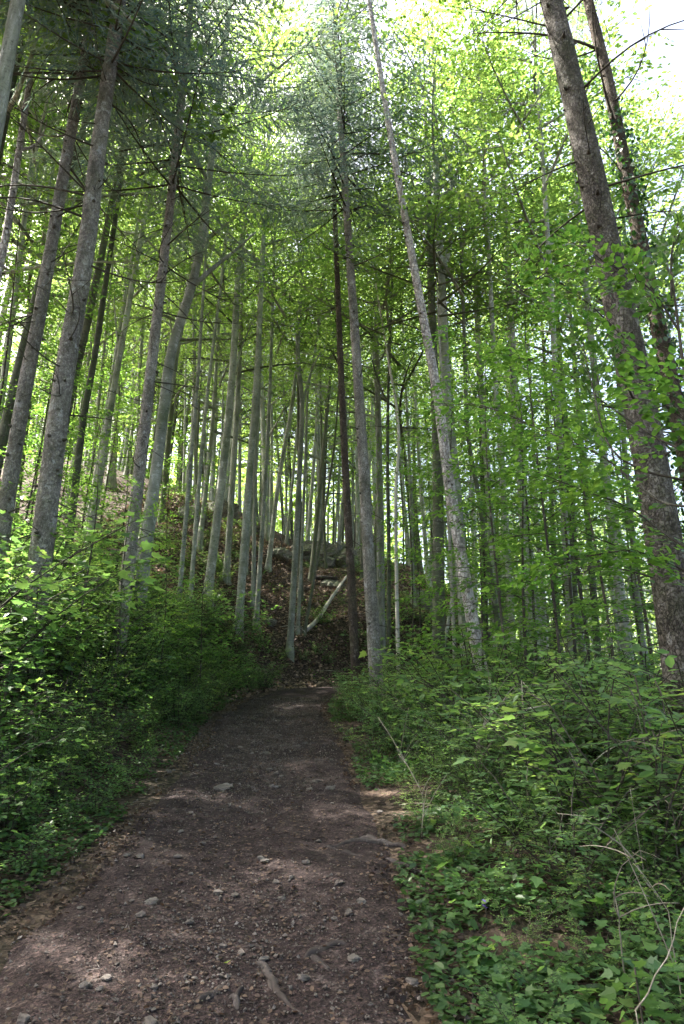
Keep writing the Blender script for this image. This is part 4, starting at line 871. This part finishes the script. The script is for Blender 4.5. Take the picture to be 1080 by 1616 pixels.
# single stones on the path
STN = [(350, 1243, 46, 'flat pale stone alone in the sun at the middle left of the path'), (240, 1424, 30, 'long flat stone left of centre on the near path'), (372, 1409, 17, 'small grey stone right of the long flat one'), (420, 1187, 18, 'whitish stone far up the path'),
       (430, 1240, 18, 'pale stone right of the flat sunlit one'), (351, 1489, 17, 'round stone above the yellow green leaf'), (380, 1499, 18, 'square pale stone right of the round one'), (168, 1543, 24, 'grey stone in the sun patch at the lower left'), (156, 1560, 18, 'small stone touching the grey one at the lower left'),
       (136, 1557, 26, 'buff stone at the left end of the lower sun patch'), (244, 1555, 18, 'pale stone right of the lower sun patch'), (535, 1396, 22, 'pinkish stone in the large sun patch'), (436, 1389, 18, 'pale stone at the lower left of the large sun patch'), (400, 1172, 16, 'white stone at the far left of the stony patch'),
       (470, 1178, 14, 'small stone in the middle of the far stony patch'), (482, 1172, 14, 'white stone near the right end of the far stony patch'), (500, 1232, 20, 'angular pale stone on the right side of the path'), (520, 1244, 22, 'flat stone right of the angular one'), (488, 1245, 16, 'small stone left of the flat one'),
       (425, 1215, 13, 'tiny white stone above the pale one'), (380, 1181, 12, 'smallest white stone at the far left'), (285, 1314, 14, 'whitish stone alone on the dark left part of the path'), (240, 1610, 40, 'mossy half buried rock at the bottom edge of the picture'), (127, 1438, 14, 'small stone at the left path edge'),
       (208, 1428, 10, 'tiny stone left of the long flat one'), (220, 1450, 22, 'dull buried stone below the long flat one'), (445, 1415, 16, 'buried stone right of the small grey one'), (570, 1428, 26, 'dark flat stone at the right side of the near path'), (560, 1515, 34, 'buried slab beside the dark root on the near path'),
       (600, 1285, 16, 'stone at the right path edge in the upper sun patch'), (343, 1208, 12, 'pale chip on the left side of the far path'), (310, 1209, 10, 'pale chip at the left path edge far off'), (300, 1382, 12, 'speckled pebble in the middle of the dark path'), (200, 1355, 16, 'buff pebble near the leaf litter on the left')]
for q, (px, py, w, lab) in enumerate(STN):
    p = gp(px, py); dist = p[1] * math.cos(PITCH) + (p[2] - CAMZ) * math.sin(PITCH); sx = w / FPX * dist / 2 * .92; rng2 = np.random.RandomState(300 + q)
    z = float(pathz(np.array([p[0]]), np.array([p[1]]))[0]); rock((p[0], p[1], z - sx * .06), (sx, sx * rng2.uniform(.7, 1), sx * rng2.uniform(.35, .55)), lab, 300 + q, 'stones on the path', 'stone', rng2.uniform(0, 6), 'pebble', 'stone')
rng = np.random.RandomState(71)
for q in range(70):
    x, y = onpath(1, 15, 1.1, 1.0); z = pathz(x, y); sx = rng.uniform(.014, .034) * (1 + .03 * y[0]); w = 'near' if y[0] < 5 else 'middle' if y[0] < 9 else 'far'; sd = 'left' if x[0] < np.interp(y[0], PATH[:12, 1], PATH[:12, 0]) else 'right'
    rock((x[0], y[0], z[0] + .002), (sx, sx * rng.uniform(.7, 1), sx * rng.uniform(.4, .6)), f'small pale pebble on the {sd} half of the {w} path', 400 + q, f'pebbles on the {sd} half of the {w} path', 'stone', rng.uniform(0, 6), 'pebble', 'stone')

# roots crossing the path
def root_(lab, lines, r):
    p = gp(*lines[0][0]); base = np.array([p[0], p[1], pathz(np.array([p[0]]), np.array([p[1]]))[0]]); e = empty('tree_root', base, lab, 'root', 'tree roots on the path')
    for q, ln in enumerate(lines):
        C = []
        for i, (x, y) in enumerate(ln):
            g = gp(x, y); z = pathz(np.array([g[0]]), np.array([g[1]]))[0]; C.append([g[0], g[1], z + (-.6 * r if 0 < i < len(ln) - 1 else -r * .9)])
        Q, s = densify(np.array(C), .025); Q[:, 2] += .25 * r * np.sin(s * 40 + q); b = MB(); b.tube(Q - base, r * (.35 + .75 * np.sin(PI * (.12 + .83 * (s / s[-1]) ** .7))) * (.8 if q else 1), 12, lump=.22, seed=q + 1, lumpf=30); b.build('root_strand', M['root'], e)
root_('dark twisted root pair crossing in from the right above the large sun patch', [[(640, 1338), (600, 1330), (560, 1328), (530, 1334), (512, 1333)], [(575, 1352), (548, 1345), (525, 1338), (515, 1331)], [(600, 1333), (580, 1322), (545, 1326)]], .022)
root_('worn root snaking down the path right of the yellow green leaf', [[(404, 1515), (418, 1522), (432, 1545), (448, 1575), (478, 1602)], [(418, 1520), (425, 1540), (430, 1560)], [(385, 1490), (410, 1491), (416, 1503)]], .016)
root_('dark arched root lying on the right side of the near path', [[(482, 1510), (502, 1500), (530, 1492), (556, 1496)], [(490, 1508), (510, 1522), (522, 1532)]], .020)
root_('short split root stub below the yellow green leaf', [[(308, 1578), (330, 1566), (350, 1552), (364, 1553)]], .019)
root_('stubby forked root right of the short split one', [[(364, 1562), (372, 1568), (376, 1582)], [(384, 1550), (376, 1562), (370, 1572)]], .013)
root_('thin root running along the right path edge', [[(610, 1360), (640, 1372), (680, 1388), (700, 1392)]], .012)

# the yellow green leaf and the violet flower
p = gp(358, 1524); z = pathz(np.array([p[0]]), np.array([p[1]]))[0]; lf = MB(); scatter(lf, BEECH, [[0, 0, 0]], [[.15, -.6, .35]], [[.1, -.8, .9]], [.042], [.5], sx=1.2); o = lf.build('fallen_leaf', M['yellow_leaf'], None, False); o.location = (p[0], p[1], z + .012)
tag(o, 'single fresh yellow green leaf lying on the near path', 'leaf')
p = gp(768, 1470); b = MB(); zz = h1(p[0], p[1]); e = empty('violet_flower', (p[0], p[1], zz), 'tiny violet flower in the low plants at the lower right', 'flower')
b.tube(np.array([[0, 0, 0], [.005, 0, .06], [0, 0, .12]]), .0015, 4); b.build('stalk', M['twig'], e)
lf = MB(); a = np.arange(10) * 1.25; scatter(lf, OVAL, np.stack([0 * a, 0 * a, .10 + .004 * a], 1), np.stack([np.cos(a), np.sin(a), .3 + 0 * a], 1), np.tile([0, 0, 1.], (10, 1)), .018); lf.build('petals', M['petal'], e, False)

# ------------------------------------------------------------------ pale dead sticks and arching canes in the right thicket and elsewhere
def stick(lab, pl, y0_, y1_, r, m='pale_twig', side=3, seed=0, name='dry_cane'):
    C = np.array([at(x, y, y0_ + (y1_ - y0_) * i / (len(pl) - 1)) for i, (x, y) in enumerate(pl)]); g = h1(C[0][0], C[0][1])
    if C[0][2] > g + .45:
        Yb = gp(*pl[0])[1]; k_ = Yb / y0_; C = np.array([at(x, y, Yb + k_ * (y1_ - y0_) * i / (len(pl) - 1)) for i, (x, y) in enumerate(pl)]); r = r * k_ ** .5; g = h1(C[0][0], C[0][1])
    if C[0][2] > g: C = np.vstack([[C[0][0] + .02, C[0][1] + .02, g - .02], C])
    Q, s = densify(C, .05); base = Q[0].copy(); base[2] = h1(base[0], base[1]); e = empty(name, base, lab, 'stem', 'bare stems in the thicket'); Q = Q + np.random.RandomState(seed).normal(0, .004, Q.shape) * np.minimum(1, s / .2)[:, None]; b = MB(); b.tube(Q - base, r * .72 * (1 - .75 * s / s[-1]), 7, lump=.14, seed=seed, lumpf=25); b.build('stem', M[m], e); rg = np.random.RandomState(seed + 90)
    for q in range(side * 2 + 2):
        j = rg.randint(len(Q) // 3, len(Q) - 1); d = (Q[min(j + 1, len(Q) - 1)] - Q[j - 1]); d /= np.linalg.norm(d); d = d + rg.normal(0, .6, 3); t = np.linspace(0, 1, 5)[:, None]; l = rg.uniform(.08, .38)
        b = MB(); b.tube(Q[j] - base + d * l * t + np.array([0, 0, -.08]) * t ** 2, r * .4 * (1 - .7 * t[:, 0]) + .001, 4); b.build('side_twig', M[m], e)
ST = [('pale upright stem with an elbow in the middle of the right thicket', [(862, 1225), (858, 1160), (856, 1120), (866, 1090), (872, 1078)], 5.6, 5.6, .010, 2),
      ('arching cane curving right from the elbowed pale stem', [(858, 1226), (880, 1212), (905, 1202), (930, 1198)], 5.6, 5.5, .007, 1),
      ('white bleached stick standing at the right path edge in the sun', [(694, 1314), (700, 1290), (706, 1280)], 6.2, 6.2, .016, 0),
      ('forked pale twig rising from the bleached stick', [(703, 1285), (694, 1272), (682, 1278), (668, 1280)], 6.2, 6.1, .006, 2),
      ('long pale twig slanting across the lower right corner', [(1004, 1625), (1030, 1560), (1058, 1490), (1082, 1428)], 2.3, 2.3, .0065, 0),
      ('thin white stalk hanging left of the corner twig', [(1056, 1446), (1036, 1412), (1014, 1378), (1000, 1362)], 3.2, 3.2, .005, 0),
      ('curled brown cane looping above the corner twig', [(975, 1452), (968, 1430), (975, 1380), (1000, 1350), (1020, 1342), (1050, 1360)], 3.4, 3.2, .006, 1),
      ('slanting pale stem low in the thicket below the elbowed one', [(865, 1350), (880, 1325), (888, 1285)], 4.6, 4.6, .007, 1),
      ('leaning grey stem with a fork left of the dead trunk foot', [(690, 1060), (700, 1020), (715, 985), (740, 965), (775, 950)], 9.5, 9.5, .016, 4),
      ('crossing brown stem in the scrub beside the leaning grey one', [(715, 1060), (700, 1030), (690, 1005), (688, 985)], 9.5, 9.3, .011, 3),
      ('dry twiggy stem at the far edge of the right thicket', [(640, 1130), (650, 1090), (668, 1060), (690, 1050)], 10, 10, .009, 5),
      ('pair of sunlit stalks beside the path in front of the thicket', [(622, 1235), (628, 1210), (636, 1190)], 8.4, 8.4, .008, 3),
      ('pale stem upright near the massive spruce', [(1066, 1230), (1070, 1190), (1074, 1160)], 4.6, 4.6, .007, 1),
      ('long grey cane bending over the middle of the thicket', [(750, 1200), (765, 1150), (790, 1110), (825, 1085), (860, 1078)], 6.8, 6.8, .009, 4),
      ('thin brown cane crossing the long grey one', [(740, 1230), (752, 1180), (770, 1120), (775, 1070)], 7.0, 7.0, .007, 4),
      ('dark upright stem between the elbowed stem and the path', [(665, 1330), (668, 1270), (660, 1230)], 5.6, 5.6, .007, 2),
      ('crooked twig lying toward the camera in the lower thicket', [(800, 1345), (830, 1315), (850, 1300), (870, 1260)], 5.0, 5.2, .006, 3),
      ('broken pale twig standing in the left bank bushes', [(42, 1215), (50, 1185), (60, 1165)], 4.4, 4.4, .006, 1),
      ('dead pale shoot above the bushes of the left bank', [(160, 860), (178, 825), (196, 800)], 8.2, 8.0, .009, 2),
      ('bare arching shoot over the bushes right of the knotty spruce', [(200, 930), (215, 900), (240, 890), (262, 880)], 7.6, 7.6, .008, 3)]
for q, (lab, pl, a, b_, r, sd) in enumerate(ST): stick(lab, pl, a, b_, r, side=sd, seed=q)
rng = np.random.RandomState(88)
for q in range(64):
    y = rng.uniform(4.0, 14); x = np.interp(y, PATH[:12, 1], PATH[:12, 0]) + rng.uniform(2.0, 5.6); z = h1(x, y); e = empty('dry_cane', (x, y, z), 'thin bare stem tangled ' + bank_words(x, y, 1), 'stem', 'thin bare stems ' + bank_words(x, y, 1)); t = np.linspace(0, 1, 9)[:, None]; a = rng.uniform(0, 7)
    d = np.array([math.cos(a), math.sin(a), 0]); h = rng.uniform(.8, 1.9); b = MB(); b.tube(d * h * rng.uniform(.3, 1) * t ** 1.5 + np.array([0, 0, 1]) * h * (t - .35 * t ** 3) + rng.normal(0, .012, (9, 3)), .006 * (1 - .7 * t[:, 0]) + .001, 5); b.build('stem', M['pale_twig'], e)
    for j in range(3):
        b = MB(); f = rng.uniform(.3, .9); o = d * h * .5 * f ** 1.5 + np.array([0, 0, h * (f - .35 * f ** 3)]); dv = rng.normal(0, .5, 3); tt = np.linspace(0, 1, 5)[:, None]; b.tube(o + dv * tt * .5, .003 * (1 - .6 * tt[:, 0]), 4); b.build('side_twig', M['pale_twig'], e)
# bright maple seedling in the lower right corner
e = None
C = at(1010, 1600, 2.35); g = h1(C[0], C[1]); e = empty('maple_seedling', (C[0], C[1], g), 'sunlit maple seedling with bright leaves in the lower right corner', 'seedling'); st = MB(); st.tube(np.array([[0, 0, -.02], [.01, 0, (C[2] - g) * .6 + .05], [0, 0, C[2] - g + .12]]), .003, 5); st.build('stem', M['twig'], e); lf = MB(); rng = np.random.RandomState(4); n = 16
scatter(lf, MAPLE, np.stack([rng.normal(.03, .06, n), rng.normal(0, .04, n), C[2] - g + rng.uniform(-.06, .12, n)], 1), rng.normal(0, 1, (n, 3)) * np.array([1, 1, .2]), rng.normal(0, .25, (n, 3)) + np.array([0, -.2, 1]), rng.uniform(.04, .06, n)); lf.build('leaves', M['sapling_leaf'], e, False)
# repeats with the same words are told apart by their order from the camera or from the left
ORD = ['first', 'second', 'third', 'fourth', 'fifth', 'sixth', 'seventh', 'eighth', 'ninth', 'tenth', 'eleventh', 'twelfth', 'thirteenth', 'fourteenth', 'fifteenth', 'sixteenth', 'seventeenth', 'eighteenth', 'nineteenth', 'twentieth'] + ['twenty-' + w for w in ('first', 'second', 'third', 'fourth', 'fifth', 'sixth', 'seventh', 'eighth', 'ninth')]
by = {}
for o in list(scene.objects):
    if o.parent is None and 'label' in o and 'group' in o and 'just outside' not in o['label']: by.setdefault(o['label'], []).append(o)
for lab, os_ in by.items():
    if len(os_) < 2: continue
    trees = os_[0]['category'] == 'tree'
    os_.sort(key=lambda o: pxof(*o.location)[0] if trees else o.location.y)
    for i, o in enumerate(os_):
        if i < len(ORD): o['label'] = lab + ', ' + ORD[i] + (' from the left' if trees else ' from camera')
for o in scene.objects:
    if 'label' in o and len(o['label'].split()) > 16: print('LONG', o['label'])
print('OBJECTS', len(bpy.data.objects), 'TRIS', sum(len(m.polygons) * 2 for m in bpy.data.meshes))
